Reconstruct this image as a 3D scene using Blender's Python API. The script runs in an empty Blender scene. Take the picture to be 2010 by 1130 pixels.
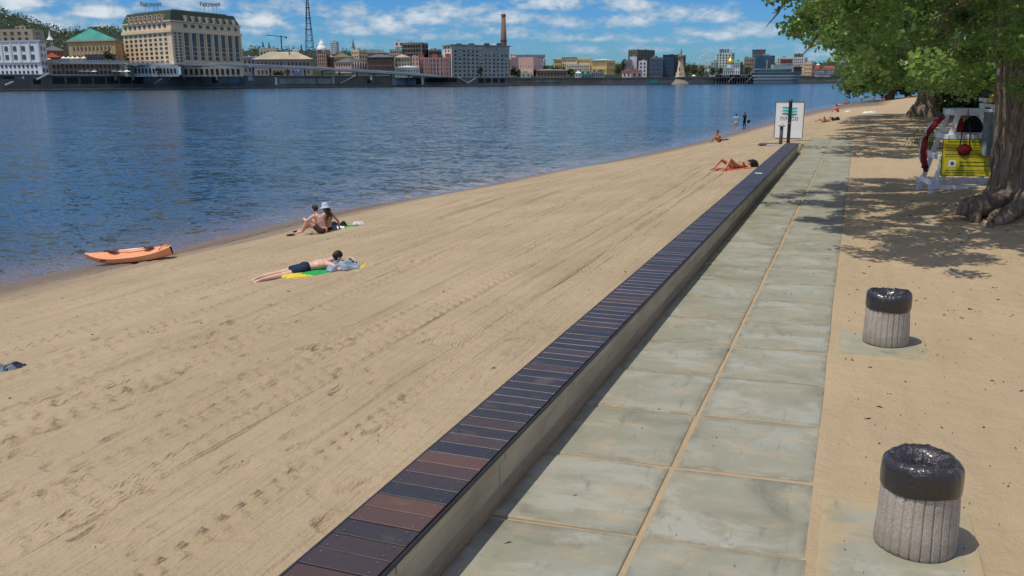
import bpy, bmesh, math, random
import numpy as np
from mathutils import Vector, Matrix, Euler
rad = math.radians
random.seed(7); RNG = np.random.default_rng(11)
SC = bpy.context.scene
COL = SC.collection

# ------------------------------------------------------------------ camera
CAM_H = 3.4; F = 1750.0; CX, CY = 1005.0, 565.0
PITCH = math.atan((565 - 158.6) / F); ROLL = rad(0.31)
_fw = np.array([0, math.cos(PITCH), -math.sin(PITCH)])
_u0 = np.array([0, math.sin(PITCH), math.cos(PITCH)]); _r0 = np.array([1.0, 0, 0])
_up = _u0 * math.cos(ROLL) + _r0 * math.sin(ROLL); _rt = _r0 * math.cos(ROLL) - _u0 * math.sin(ROLL)
cam = bpy.data.cameras.new("camera"); cam_o = bpy.data.objects.new("camera", cam); COL.objects.link(cam_o)
cam.sensor_width = 36; cam.lens = 36 * F / 2010.0; cam.clip_start = 0.1; cam.clip_end = 20000
m = Matrix.Identity(4)
for i in range(3):
    m[i][0] = _rt[i]; m[i][1] = _up[i]; m[i][2] = -_fw[i]
m[2][3] = CAM_H
cam_o.matrix_world = m
SC.camera = cam_o
SC.render.resolution_x, SC.render.resolution_y = 1024, 576

# ------------------------------------------------------------------ light
SUNV = Vector((-0.36, -0.17, 1.0)).normalized()          # towards the sun
SUN_EL = math.asin(SUNV.z); SUN_AZ = math.atan2(SUNV.x, SUNV.y)
EXPOSURE = 0.14
SC.view_settings.view_transform = 'Standard'; SC.view_settings.look = 'None'
SC.view_settings.exposure = EXPOSURE; SC.view_settings.gamma = 1.0
sun = bpy.data.lights.new("sun", 'SUN'); sun.energy = 3.1; sun.angle = rad(0.53); sun.color = (1.0, 0.94, 0.83)
sun_o = bpy.data.objects.new("sun", sun); COL.objects.link(sun_o)
sun_o.rotation_euler = SUNV.to_track_quat('Z', 'Y').to_euler()

def ray(px, py):
    return _fw + _rt * (px - CX) / F + _up * (CY - py) / F
def at(px, py, Y):                                        # the point on that line of sight Y metres ahead
    d = ray(px, py); t = Y / d[1]
    return Vector((d[0] * t, Y, CAM_H + d[2] * t))
def proj(P):
    P = np.asarray(P, float) - np.array([0, 0, CAM_H])
    z = P @ _fw
    return CX + F * (P @ _rt) / z, CY - F * (P @ _up) / z
def G(px, py, z=0.0):
    d = ray(px, py); t = (z - CAM_H) / d[2]
    return np.array([d[0] * t, d[1] * t, z])

class NT:
    """small helper to write node trees"""
    def __init__(s, nt): s.nt = nt; s.n = nt.nodes; s.l = nt.links
    def node(s, t, **kw):
        n = s.n.new(t)
        for k, v in kw.items(): setattr(n, k, v)
        return n
    def put(s, sock, v):
        if isinstance(v, bpy.types.NodeSocket): s.l.new(v, sock)
        elif v is not None:
            if isinstance(v, (tuple, list)) and len(v) == 3 and sock.type == 'RGBA': v = (*v, 1)
            sock.default_value = v
    def math(s, op, a, b=None, c=None, clamp=False):
        n = s.node('ShaderNodeMath', operation=op); n.use_clamp = clamp
        for i, v in enumerate((a, b, c)):
            if v is not None: s.put(n.inputs[i], v)
        return n.outputs[0]
    def mix(s, f, a, b, mode='MIX'):
        n = s.node('ShaderNodeMix', data_type='RGBA', blend_type=mode)
        s.put(n.inputs[0], f); s.put(n.inputs[6], a); s.put(n.inputs[7], b)
        return n.outputs[2]
    def smooth(s, x, lo, hi, a=0.0, b=1.0):
        n = s.node('ShaderNodeMapRange', interpolation_type='SMOOTHSTEP')
        s.put(n.inputs[0], x); n.inputs[1].default_value = lo; n.inputs[2].default_value = hi
        n.inputs[3].default_value = a; n.inputs[4].default_value = b
        return n.outputs[0]
    def noise(s, vec, scale, detail=4, rough=0.55, dist=0.0):
        n = s.node('ShaderNodeTexNoise'); n.inputs['Scale'].default_value = scale
        n.inputs['Detail'].default_value = detail; n.inputs['Roughness'].default_value = rough
        n.inputs['Distortion'].default_value = dist
        if vec is not None: s.l.new(vec, n.inputs['Vector'])
        return n.outputs[0]
    def mapping(s, vec, scale=(1, 1, 1), loc=(0, 0, 0), rot=(0, 0, 0)):
        n = s.node('ShaderNodeMapping'); s.l.new(vec, n.inputs[0])
        n.inputs['Scale'].default_value = scale; n.inputs['Location'].default_value = loc; n.inputs['Rotation'].default_value = rot
        return n.outputs[0]
    def sep(s, vec):
        n = s.node('ShaderNodeSeparateXYZ'); s.l.new(vec, n.inputs[0]); return n.outputs
    def comb(s, x, y, z=0.0):
        n = s.node('ShaderNodeCombineXYZ')
        for i, v in enumerate((x, y, z)): s.put(n.inputs[i], v)
        return n.outputs[0]
    def bump(s, h, strength=0.5, dist=0.02, normal=None):
        n = s.node('ShaderNodeBump'); n.inputs['Strength'].default_value = strength; n.inputs['Distance'].default_value = dist
        s.l.new(h, n.inputs['Height'])
        if normal is not None: s.l.new(normal, n.inputs['Normal'])
        return n.outputs[0]

# ------------------------------------------------------------------ sky with clouds
world = bpy.data.worlds.new("World"); SC.world = world; world.use_nodes = True
wt = NT(world.node_tree); wt.n.clear()
sky = wt.node('ShaderNodeTexSky', sky_type='NISHITA'); sky.sun_disc = False
sky.sun_elevation = SUN_EL; sky.sun_rotation = SUN_AZ % (2 * math.pi)
sky.altitude = 100; sky.air_density = 1.0; sky.dust_density = 0.3; sky.ozone_density = 2.5
tc = wt.node('ShaderNodeTexCoord'); dirv = tc.outputs['Generated']
dx, dy, dz = wt.sep(dirv)
az = wt.math('ARCTAN2', dx, dy); el = wt.math('ARCSINE', dz)
# cloud banks: (px, py, half width, half height, brightness) -> azimuth and elevation
CLOUDS = [(105, 50, 55, 22, .7), (190, 24, 45, 13, .9), (205, 55, 30, 10, .6), (20, 6, 60, 18, .9), (150, 5, 70, 12, .35), (510, 42, 48, 18, 1.0),
          (495, 60, 30, 12, .6), (330, 8, 60, 22, .45), (440, 12, 50, 24, .5), (600, 22, 95, 16, .35), (690, 22, 28, 16, .5),
          (640, 50, 100, 12, .3), (575, 78, 70, 12, .3), (760, 50, 32, 22, 1.0), (712, 62, 55, 10, .7), (825, 36, 45, 20, .9), (880, 22, 70, 16, .6),
          (860, 72, 60, 8, .45), (800, 60, 60, 10, .4), (945, 40, 60, 14, .4), (1000, 36, 70, 14, .75), (1075, 8, 70, 16, .8), (990, 62, 40, 10, .5),
          (1030, 70, 50, 10, .5), (1150, 75, 75, 8, .5), (1120, 45, 70, 12, .4), (1230, 12, 50, 18, .7), (1225, 42, 60, 16, .7),
          (1300, 30, 50, 18, .6), (1320, 78, 70, 10, .5), (1400, 30, 50, 20, .8), (1395, 68, 55, 14, .6), (1470, 60, 60, 14, .5),
          (1250, 100, 60, 8, .35), (1500, 95, 70, 8, .4), (1150, 98, 80, 7, .3), (730, 92, 70, 8, .25), (930, 92, 70, 7, .3), (1600, 110, 70, 10, .3),
          (250, 75, 60, 8, .3), (20, 40, 30, 10, .3)]
def azel(px, py):
    d = ray(px, py); d = d / np.linalg.norm(d)
    return math.atan2(d[0], d[1]), math.asin(d[2])
acc = None; shade = None
for (px, py, wx, wy, br) in CLOUDS:
    a0, e0 = azel(px, py); ka, ke = F / (wx * 1.25) * .93, F / (wy * 1.3)
    xa = wt.math('MULTIPLY_ADD', az, ka, -a0 * ka); ya = wt.math('MULTIPLY_ADD', el, ke, -e0 * ke)
    ya = wt.math('MULTIPLY', ya, wt.math('MULTIPLY_ADD', wt.math('LESS_THAN', ya, 0.0), 0.5, 1.0))   # flatter bases
    d2 = wt.math('MULTIPLY_ADD', xa, xa, wt.math('MULTIPLY', ya, ya))
    v = wt.math('MULTIPLY', wt.math('SUBTRACT', 1.0, d2), br)
    acc = v if acc is None else wt.math('SMOOTH_MAX', acc, v, 0.25)
fl = wt.comb(wt.math('MULTIPLY', az, 1.0), wt.math('MULTIPLY', el, 2.0), 0.0)
n1 = wt.noise(fl, 26.0, 9, 0.62, 0.25); n2 = wt.noise(fl, 75.0, 5, 0.6)
nz = wt.math('ADD', wt.math('MULTIPLY', wt.math('SUBTRACT', n1, 0.5), 3.0), wt.math('MULTIPLY', wt.math('SUBTRACT', n2, 0.5), 1.5))
low = wt.math('ADD', wt.math('MAXIMUM', acc, -0.6), nz)
mlow = wt.smooth(low, -0.12, 0.55)
# unseen rest of the sky: cumulus whitened and thickened to boost the fill light
big = wt.noise(wt.mapping(dirv, (1, 1, 2.4)), 3.2, 7, 0.58)
mbig = wt.smooth(big, 0.45, 0.58)
up_ = wt.smooth(el, 0.11, 0.2)
mask = wt.math('ADD', wt.math('MULTIPLY', mlow, wt.math('SUBTRACT', 1.0, up_)), wt.math('MULTIPLY', mbig, up_))
white = wt.smooth(wt.math('ADD', acc, wt.math('MULTIPLY', nz, 0.7)), 0.25, 1.25)
hs = wt.node('ShaderNodeHueSaturation'); hs.inputs['Saturation'].default_value = 1.3; hs.inputs['Value'].default_value = 1.0
wt.l.new(sky.outputs[0], hs.inputs['Color'])
SKY_TINT = (0.26, 0.54, 0.93)
blue = wt.mix(1.0, hs.outputs[0], SKY_TINT, 'MULTIPLY')
ccol = wt.mix(white, (2.7, 4.0, 5.4), (7.2, 7.5, 7.7))
ccol = wt.mix(up_, ccol, (8.6, 8.4, 8.0))
final = wt.mix(wt.math('MULTIPLY', mask, 0.85), blue, ccol)
bg = wt.node('ShaderNodeBackground'); bg.inputs['Strength'].default_value = 0.1
wo = wt.node('ShaderNodeOutputWorld')
wt.l.new(final, bg.inputs[0]); wt.l.new(bg.outputs[0], wo.inputs[0])

# ------------------------------------------------------------------ helpers
def lin(r, g, b):
    f = lambda c: (c / 255 / 12.92) if c / 255 <= 0.04045 else ((c / 255 + 0.055) / 1.055) ** 2.4
    return (f(r), f(g), f(b))
MATS = {}
def mat(name, col, rough=0.7, var=0.25, scale=3.0, bump=0.0, bscale=30.0, spec=0.35, metal=0.0, col2=None, coat=0.0, stretch=(1, 1, 1), bdist=0.01):
    if name in MATS: return MATS[name]
    M = bpy.data.materials.new(name); M.use_nodes = True; t = NT(M.node_tree); b = t.n['Principled BSDF']
    o = t.node('ShaderNodeTexCoord').outputs['Object']; o = t.mapping(o, stretch)
    n = t.noise(o, scale, 6, 0.6)
    c2 = col2 if col2 else tuple(c * (1 - var) for c in col)
    f = t.smooth(n, 0.3, 0.7)
    t.put(b.inputs['Base Color'], t.mix(f, col, c2))
    b.inputs['Roughness'].default_value = rough; b.inputs['Specular IOR Level'].default_value = spec; b.inputs['Metallic'].default_value = metal
    b.inputs['Coat Weight'].default_value = coat
    if bump: t.l.new(t.bump(t.noise(o, bscale, 5, 0.6), bump, bdist), b.inputs['Normal'])
    MATS[name] = M; return M

class MB:
    def __init__(s): s.v = []; s.f = []; s.mi = []; s.k = 0
    def add(s, V, Fs, mi=0):
        b = len(s.v); s.v.extend([tuple(map(float, p)) for p in V]); s.f.extend([tuple(i + b for i in f) for f in Fs]); s.mi.extend([mi] * len(Fs)); return s
    def box(s, c, d, R=None, mi=0, taper=1.0):
        V = []
        for z in (-.5, .5):
            k = taper if z > 0 else 1
            for x, y in ((-.5, -.5), (.5, -.5), (.5, .5), (-.5, .5)):
                p = Vector((x * d[0] * k, y * d[1] * k, z * d[2]))
                if R is not None: p = R @ p
                V.append(p + Vector(c))
        return s.add(V, [(3, 2, 1, 0), (4, 5, 6, 7), (0, 1, 5, 4), (1, 2, 6, 5), (2, 3, 7, 6), (3, 0, 4, 7)], mi)
    def bar(s, a, b, w, h, mi=0, up=(0, 0, 1)):
        a = Vector(a); b = Vector(b); x = (b - a).normalized(); u = Vector(up)
        if abs(x.dot(u)) > .99: u = Vector((1, 0, 0))
        y = u.cross(x).normalized(); z = x.cross(y)
        R = Matrix((x, y, z)).transposed()
        return s.box((a + b) / 2, ((b - a).length, w, h), R, mi)
    def prism(s, pts, z0, z1, mi=0):
        n = len(pts); ar = sum(pts[i][0] * pts[(i + 1) % n][1] - pts[(i + 1) % n][0] * pts[i][1] for i in range(n))
        if ar < 0: pts = pts[::-1]
        zz = (lambda i: z1) if not callable(z1) else z1
        V = [(p[0], p[1], z0) for p in pts] + [(p[0], p[1], zz(i)) for i, p in enumerate(pts)]
        Fs = [tuple(range(n - 1, -1, -1)), tuple(range(n, 2 * n))] + [(i, (i + 1) % n, n + (i + 1) % n, n + i) for i in range(n)]
        return s.add(V, Fs, mi)
    def frustum(s, p0, z0, p1, z1, mi=0):
        n = len(p0)
        V = [(p[0], p[1], z0) for p in p0] + [(p[0], p[1], z1) for p in p1]
        ar = sum(p0[i][0] * p0[(i + 1) % n][1] - p0[(i + 1) % n][0] * p0[i][1] for i in range(n))
        Fs = [tuple(range(n - 1, -1, -1)), tuple(range(n, 2 * n))] + [(i, (i + 1) % n, n + (i + 1) % n, n + i) for i in range(n)]
        if ar < 0: Fs = [f[::-1] for f in Fs]
        return s.add(V, Fs, mi)
    def tube(s, pts, rads, n=8, mi=0, cap=True, wob=0.0, seed=0):
        pts = [Vector(p) for p in pts]; V = []; Fs = []; rg = random.Random(seed)
        up = Vector((0, 0, 1))
        for i, p in enumerate(pts):
            t = (pts[min(i + 1, len(pts) - 1)] - pts[max(i - 1, 0)]).normalized()
            u = up if abs(t.dot(up)) < .95 else Vector((1, 0, 0))
            x = u.cross(t).normalized(); y = t.cross(x)
            for k in range(n):
                a = 2 * math.pi * k / n; r = rads[i] * (1 + wob * rg.uniform(-1, 1))
                V.append(p + (x * math.cos(a) + y * math.sin(a)) * r)
        for i in range(len(pts) - 1):
            for k in range(n):
                Fs.append((i * n + k, i * n + (k + 1) % n, (i + 1) * n + (k + 1) % n, (i + 1) * n + k))
        if cap:
            Fs.append(tuple(range(n - 1, -1, -1))); Fs.append(tuple((len(pts) - 1) * n + k for k in range(n)))
        return s.add(V, Fs, mi)
    def ell(s, c, r, R=None, nu=14, nv=9, mi=0, fn=None):
        V = []; Fs = []
        for j in range(nv + 1):
            ph = math.pi * j / nv
            for i in range(nu):
                th = 2 * math.pi * i / nu
                p = Vector((math.sin(ph) * math.cos(th) * r[0], math.sin(ph) * math.sin(th) * r[1], math.cos(ph) * r[2]))
                if fn: p = fn(p)
                if R is not None: p = R @ p
                V.append(p + Vector(c))
        for j in range(nv):
            for i in range(nu):
                Fs.append((j * nu + i, (j + 1) * nu + i, (j + 1) * nu + (i + 1) % nu, j * nu + (i + 1) % nu))
        return s.add(V, Fs, mi)
    def lathe(s, prof, n=32, c=(0, 0, 0), mi=0, fn=None):
        V = []; Fs = []
        for j, (r, z) in enumerate(prof):
            for i in range(n):
                a = 2 * math.pi * i / n; rr, zz = (r, z) if fn is None else fn(r, z, a, j)
                V.append((c[0] + rr * math.cos(a), c[1] + rr * math.sin(a), c[2] + zz))
        for j in range(len(prof) - 1):
            for i in range(n): Fs.append((j * n + i, j * n + (i + 1) % n, (j + 1) * n + (i + 1) % n, (j + 1) * n + i))
        return s.add(V, Fs, mi)
    def obj(s, name, mats, parent=None, smooth=False, loc=None, rotz=None):
        me = bpy.data.meshes.new(name); me.from_pydata(s.v, [], s.f)
        for mm in (mats if isinstance(mats, (list, tuple)) else [mats]): me.materials.append(mm)
        if any(s.mi): me.polygons.foreach_set('material_index', s.mi)
        me.validate()
        if smooth: me.polygons.foreach_set('use_smooth', [True] * len(me.polygons))
        o = bpy.data.objects.new(name, me); COL.objects.link(o)
        if parent is not None: o.parent = parent
        if loc is not None: o.location = loc
        if rotz is not None: o.rotation_euler = (0, 0, rotz)
        return o
def bevel(o, w=0.006, seg=2):
    md = o.modifiers.new('bevel', 'BEVEL'); md.width = w; md.segments = seg; md.limit_method = 'ANGLE'; return o
def tag(o, label=None, cat=None, group=None, kind=None):
    if label: o['label'] = label
    if cat: o['category'] = cat
    if group: o['group'] = group
    if kind: o['kind'] = kind
    return o
def thing(name, label, cat, loc=(0, 0, 0), rotz=0, group=None):
    o = bpy.data.objects.new(name, None); COL.objects.link(o); o.empty_display_size = .2
    o.location = loc; o.rotation_euler = (0, 0, rotz)
    return tag(o, label, cat, group)

# ------------------------------------------------------------------ the frame of the path (r to the right, v along it)
_d = ray(1690, 155); TH = math.atan2(_d[0], _d[1])
PV = np.array([math.sin(TH), math.cos(TH)]); RV = np.array([PV[1], -PV[0]])
_f0 = G(855, 1130)[:2]; A0 = _f0 - _f0.dot(PV) * PV
def rv(r, v, z=0.0): q = A0 + RV * r + PV * v; return Vector((q[0], q[1], z))
def to_rv(P): q = np.asarray(P)[..., :2] - A0; return q @ RV, q @ PV
WATER_Z = -1.6
_wl = [(0, 558), (170, 522), (345, 488), (470, 456), (600, 428), (700, 407), (900, 375), (1040, 345), (1150, 325), (1250, 305), (1330, 288),
       (1400, 271), (1450, 257), (1500, 243), (1590, 217), (1640, 207), (1700, 198), (1745, 192.5)]
_w = np.array([to_rv(G(*q, WATER_Z)) for q in _wl]); WV = np.concatenate([[-40], _w[:, 1], [420, 900]]); WU = np.concatenate([[18.5], -_w[:, 0], [-70, -420]])
def sand_z(r, v):
    r = np.asarray(r, float); v = np.asarray(v, float); u = -r
    uw = np.interp(v, WV, WU)
    u0 = np.minimum(0.6, uw - 13.0)
    t = np.clip((u - u0) / (uw - u0), 0, None)
    hl = 0.37 - 0.30 * np.clip((v - 44.0) / 7.0, 0, 1) + 0.25 * np.clip((v - 60) / 60, 0, 1)
    side = np.clip((u + 0.3) / 0.8, 0, 1) * (v < 44.6) + np.clip((u + 6) / 8.0, 0, 1) * (v >= 44.6)
    side = side * side * (3 - 2 * side)
    base = 0.0 + hl * side + 0.3 * np.clip((v - 52) / 60, 0, 1) * (1 - side) - 1.45 * np.clip((v - 88) / 90, 0, 1) * np.clip((20 - r) / 14, 0, 1)
    z = base - (base - WATER_Z) * np.minimum(t, 1.0) ** 1.3
    z = np.where(t > 1, WATER_Z - (t - 1) * 3.2, z)
    q = A0[None] + np.stack([r.ravel(), v.ravel()], 1) @ np.stack([RV, PV])
    for (cx, cy, hgt, w) in ((13.9, 24.9, .38, 2.3), (15.5, 23.0, .25, 3.0)):
        d2 = ((q[:, 0] - cx) ** 2 + (q[:, 1] - cy) ** 2).reshape(r.shape)
        z = z + hgt * np.exp(-d2 / w ** 2) * (r > 2.4)
    return z
def sandw(P): r, v = to_rv(P); return float(sand_z(np.array([r]), np.array([v]))[0])
def GS(px, py):
    z = 0.0
    for _ in range(25): z = 0.5 * z + 0.5 * sandw(G(px, py, z))
    P = G(px, py, z); return Vector((P[0], P[1], sandw(P)))
# ------------------------------------------------------------------ materials of the setting
def sand_material():
    M = bpy.data.materials.new("sand"); M.use_nodes = True; t = NT(M.node_tree); b = t.n['Principled BSDF']
    o = t.node('ShaderNodeTexCoord').outputs['Object']; x, y, z = t.sep(o)
    st = t.mapping(o, (1, .12, 1))
    nA = t.noise(o, .35, 5, .6); nB = t.noise(st, 2.2, 6, .65); nC = t.noise(o, 60, 4, .7); nD = t.noise(o, 5.0, 5, .6)
    left = t.math('LESS_THAN', x, 0.0)
    c = t.mix(t.smooth(nA, .35, .65), (.43, .332, .212), (.375, .287, .180))
    c = t.mix(t.math('MULTIPLY', t.smooth(nB, .45, .75), .45), c, (.29, .22, .125))
    c = t.mix(t.math('MULTIPLY', t.smooth(nC, .5, .8), .28), c, (.25, .18, .11))
    c = t.mix(t.math('MULTIPLY', t.math('SUBTRACT', 1.0, left), .35), c, (.42, .312, .185))
    wet = t.smooth(t.math('ADD', z, t.math('MULTIPLY', t.math('SUBTRACT', nD, .5), .2)), -.95, -1.40)
    c = t.mix(t.math('MULTIPLY', wet, .85), c, (.15, .108, .07))
    t.put(b.inputs['Base Color'], c)
    t.put(b.inputs['Roughness'], t.math('MULTIPLY_ADD', wet, -.5, .92)); b.inputs['Specular IOR Level'].default_value = .25
    # rake lines run along the beach
    wob = t.math('MULTIPLY', t.math('SUBTRACT', t.noise(t.mapping(o, (1, .25, 1)), .8, 3), .5), .35)
    fine = t.math('SINE', t.math('MULTIPLY', t.math('ADD', x, t.math('MULTIPLY', wob, .35)), 2 * math.pi / .038))
    msk = t.math('MULTIPLY', t.smooth(t.noise(t.mapping(o, (1, .06, 1)), .9, 4), .47, .6), left)
    h = t.math('MULTIPLY', t.math('MULTIPLY', fine, msk), .0016)
    streak = t.noise(t.mapping(o, (1, .05, 1)), 7.0, 5, .6)
    h = t.math('ADD', h, t.math('MULTIPLY', t.math('MULTIPLY', streak, left), .075))
    h = t.math('ADD', h, t.math('MULTIPLY', t.noise(o, 3.2, 5, .55), .055))
    h = t.math('ADD', h, t.math('MULTIPLY', t.noise(o, 22, 5, .7), .016))
    t.l.new(t.bump(h, 1.0, 1.25), b.inputs['Normal'])
    return M
SAND = sand_material()

def slab_material(name, dust=0.0):
    M = bpy.data.materials.new(name); M.use_nodes = True; t = NT(M.node_tree); b = t.n['Principled BSDF']
    o = t.node('ShaderNodeTexCoord').outputs['Object']
    at_ = t.node('ShaderNodeAttribute', attribute_name='tone'); tone = at_.outputs['Fac']
    ed = t.node('ShaderNodeAttribute', attribute_name='edge').outputs['Fac']
    off = t.node('ShaderNodeVectorMath', operation='ADD'); t.l.new(o, off.inputs[0]); t.l.new(at_.outputs['Vector'], off.inputs[1])
    o2 = off.outputs[0]
    nA = t.noise(o2, 1.1, 6, .62, .4); nB = t.noise(t.mapping(o2, (1, 2.6, 1)), 1.9, 6, .65, .5); nC = t.noise(o2, 14, 5, .7); nD = t.noise(o, 70, 3, .7)
    c = t.mix(tone, (.205, .205, .15), (.26, .255, .19))
    c = t.mix(t.math('MULTIPLY', t.smooth(nA, .5, .66), .8), c, (.30, .315, .27))
    c = t.mix(t.math('MULTIPLY', t.smooth(nB, .47, .72), .85), c, (.365, .30, .20))
    c = t.mix(t.math('MULTIPLY', t.smooth(nA, .50, .30), .8), c, (.165, .165, .125))
    pz = t.noise(t.mapping(o2, (1, 1.3, 1)), .85, 7, .68, .5)
    c = t.mix(t.math('MULTIPLY', t.smooth(pz, .52, .64), .65), c, (.36, .355, .30))
    c = t.mix(t.math('MULTIPLY', t.smooth(nC, .56, .78), .35), c, (.34, .34, .285))
    c = t.mix(t.math('MULTIPLY', t.smooth(nD, .62, .75), .4), c, (.14, .13, .10))
    e2 = t.math('MULTIPLY', t.smooth(ed, .10, .0), t.smooth(t.noise(o2, 4.0, 4, .6), .40, .62))
    c = t.mix(t.math('MULTIPLY', e2, .75), c, (.17, .165, .13))
    e3 = t.math('MULTIPLY', t.smooth(ed, .05, .0), t.smooth(t.noise(o2, 2.7, 4, .6), .58, .68))
    c = t.mix(t.math('MULTIPLY', e3, .6), c, (.36, .39, .37))
    d_ = t.smooth(t.math('ADD', ed, t.math('MULTIPLY', t.math('SUBTRACT', t.noise(o2, 3.4, 6, .65), .5), .5 if dust else .16)), .19 if dust else .03, .0 if dust else -.03)
    c = t.mix(t.math('MULTIPLY', d_, .92), c, (.385, .30, .17))
    sp = t.smooth(t.noise(t.mapping(o2, (3.2, .8, 1), rot=(0, 0, .2)), 2.6, 6, .7, .6), .57, .70)
    c = t.mix(t.math('MULTIPLY', sp, .5), c, (.14, .14, .115))
    t.put(b.inputs['Base Color'], c); b.inputs['Roughness'].default_value = .8; b.inputs['Specular IOR Level'].default_value = .3
    h = t.math('ADD', t.math('MULTIPLY', nC, .004), t.math('MULTIPLY', nA, .012))
    t.l.new(t.bump(h, .6, 1.0), b.inputs['Normal'])
    return M
SLAB = slab_material('slab_concrete'); PADM = slab_material('sandy_slab', 1.0)
CONC = mat('wall_concrete', (.54, .45, .30), .85, .35, 2.2, .5, 18, stretch=(1, .5, 1.5), col2=(.37, .31, .205))

def water_material():
    M = bpy.data.materials.new("river_water"); M.use_nodes = True; t = NT(M.node_tree); b = t.n['Principled BSDF']
    o = t.node('ShaderNodeTexCoord').outputs['Object']
    s = t.node('ShaderNodeAttribute', attribute_name='offshore').outputs['Fac']
    s = t.math('ADD', s, t.math('MULTIPLY', t.math('SUBTRACT', t.noise(o, .5, 4, .6), .5), 1.5))
    c = t.mix(t.smooth(s, .1, 3.5), (.15, .108, .062), (.045, .058, .055))
    c = t.mix(t.smooth(s, 2.2, 11.0), c, (.010, .040, .052))
    t.put(b.inputs['Base Color'], c)
    b.inputs['Roughness'].default_value = .11; b.inputs['IOR'].default_value = 1.33; b.inputs['Specular IOR Level'].default_value = .5
    # slopes of the chop, drawn as facets so that far water keeps its glitter and dark troughs
    w = t.mapping(o, (.8, 1.25, 1), rot=(0, 0, .38))
    calm = t.smooth(t.noise(t.mapping(o, (1, 2.0, 1), rot=(0, 0, .15)), .03, 4, .6), .3, .7, .6, 1.1)
    near = t.smooth(s, -.3, 3.0, .45, 1.0)
    acc = None
    for sc_, k, det in ((.2, .22, 2), (.8, .46, 2), (2.6, .66, 2), (8.0, .46, 2)):
        n = t.node('ShaderNodeTexNoise'); n.inputs['Scale'].default_value = sc_; n.inputs['Detail'].default_value = det; n.inputs['Roughness'].default_value = .55; n.inputs['Distortion'].default_value = .4
        t.l.new(w, n.inputs['Vector'])
        v = t.node('ShaderNodeVectorMath', operation='MULTIPLY_ADD'); t.l.new(n.outputs['Color'], v.inputs[0]); v.inputs[1].default_value = (k, k, 0); v.inputs[2].default_value = (-k / 2, -k / 2, 0)
        if acc is None: acc = v.outputs[0]
        else:
            a = t.node('ShaderNodeVectorMath', operation='ADD'); t.l.new(acc, a.inputs[0]); t.l.new(v.outputs[0], a.inputs[1]); acc = a.outputs[0]
    sc2 = t.node('ShaderNodeVectorMath', operation='SCALE'); t.l.new(acc, sc2.inputs[0]); t.put(sc2.inputs['Scale'], t.math('MULTIPLY', calm, near))
    a = t.node('ShaderNodeVectorMath', operation='ADD'); t.l.new(sc2.outputs[0], a.inputs[0]); a.inputs[1].default_value = (0, 0, 1)
    nn = t.node('ShaderNodeVectorMath', operation='NORMALIZE'); t.l.new(a.outputs[0], nn.inputs[0]); t.l.new(nn.outputs[0], b.inputs['Normal'])
    return M
WATER = water_material()

# ------------------------------------------------------------------ sand
def np_mesh(name, V, quads, M, smooth=True):
    me = bpy.data.meshes.new(name); nv = len(V); nf = len(quads); k = quads.shape[1]
    me.vertices.add(nv); me.vertices.foreach_set('co', V.astype(np.float32).ravel())
    me.loops.add(nf * k); me.loops.foreach_set('vertex_index', quads.astype(np.int32).ravel())
    me.polygons.add(nf); me.polygons.foreach_set('loop_start', np.arange(0, nf * k, k, dtype=np.int32)); me.polygons.foreach_set('loop_total', np.full(nf, k, dtype=np.int32))
    if smooth: me.polygons.foreach_set('use_smooth', np.ones(nf, bool))
    me.materials.append(M); me.update(calc_edges=True)
    o = bpy.data.objects.new(name, me); COL.objects.link(o); return o
def grid_quads(nr, nc):
    i = np.arange(nr - 1)[:, None] * nc + np.arange(nc - 1)[None]
    return np.stack([i, i + 1, i + nc + 1, i + nc], -1).reshape(-1, 4)
def frame_obj(o):
    o.location = (A0[0], A0[1], 0); o.rotation_euler = (0, 0, -TH); return o

rs = np.concatenate([[-60, -40, -30, -25, -22, -20], np.arange(-18.6, -10, .06), np.arange(-10, .0, .028), [0, .1, .3], [2.2], np.arange(2.25, 9.5, .06), np.arange(9.6, 24, .3), [26, 30, 36, 45, 60, 90, 150, 250, 450]])
vs = [1.0]
while vs[-1] < 900: vs.append(vs[-1] + max(.022, .0042 * vs[-1] if vs[-1] < 60 else .012 * vs[-1]))
vs = np.array([-30, -10] + vs)
Rg, Vg = np.meshgrid(rs, vs)
Zg = sand_z(Rg, Vg)
beach = (Rg < -.05) & (Zg > WATER_Z + .12)
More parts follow.
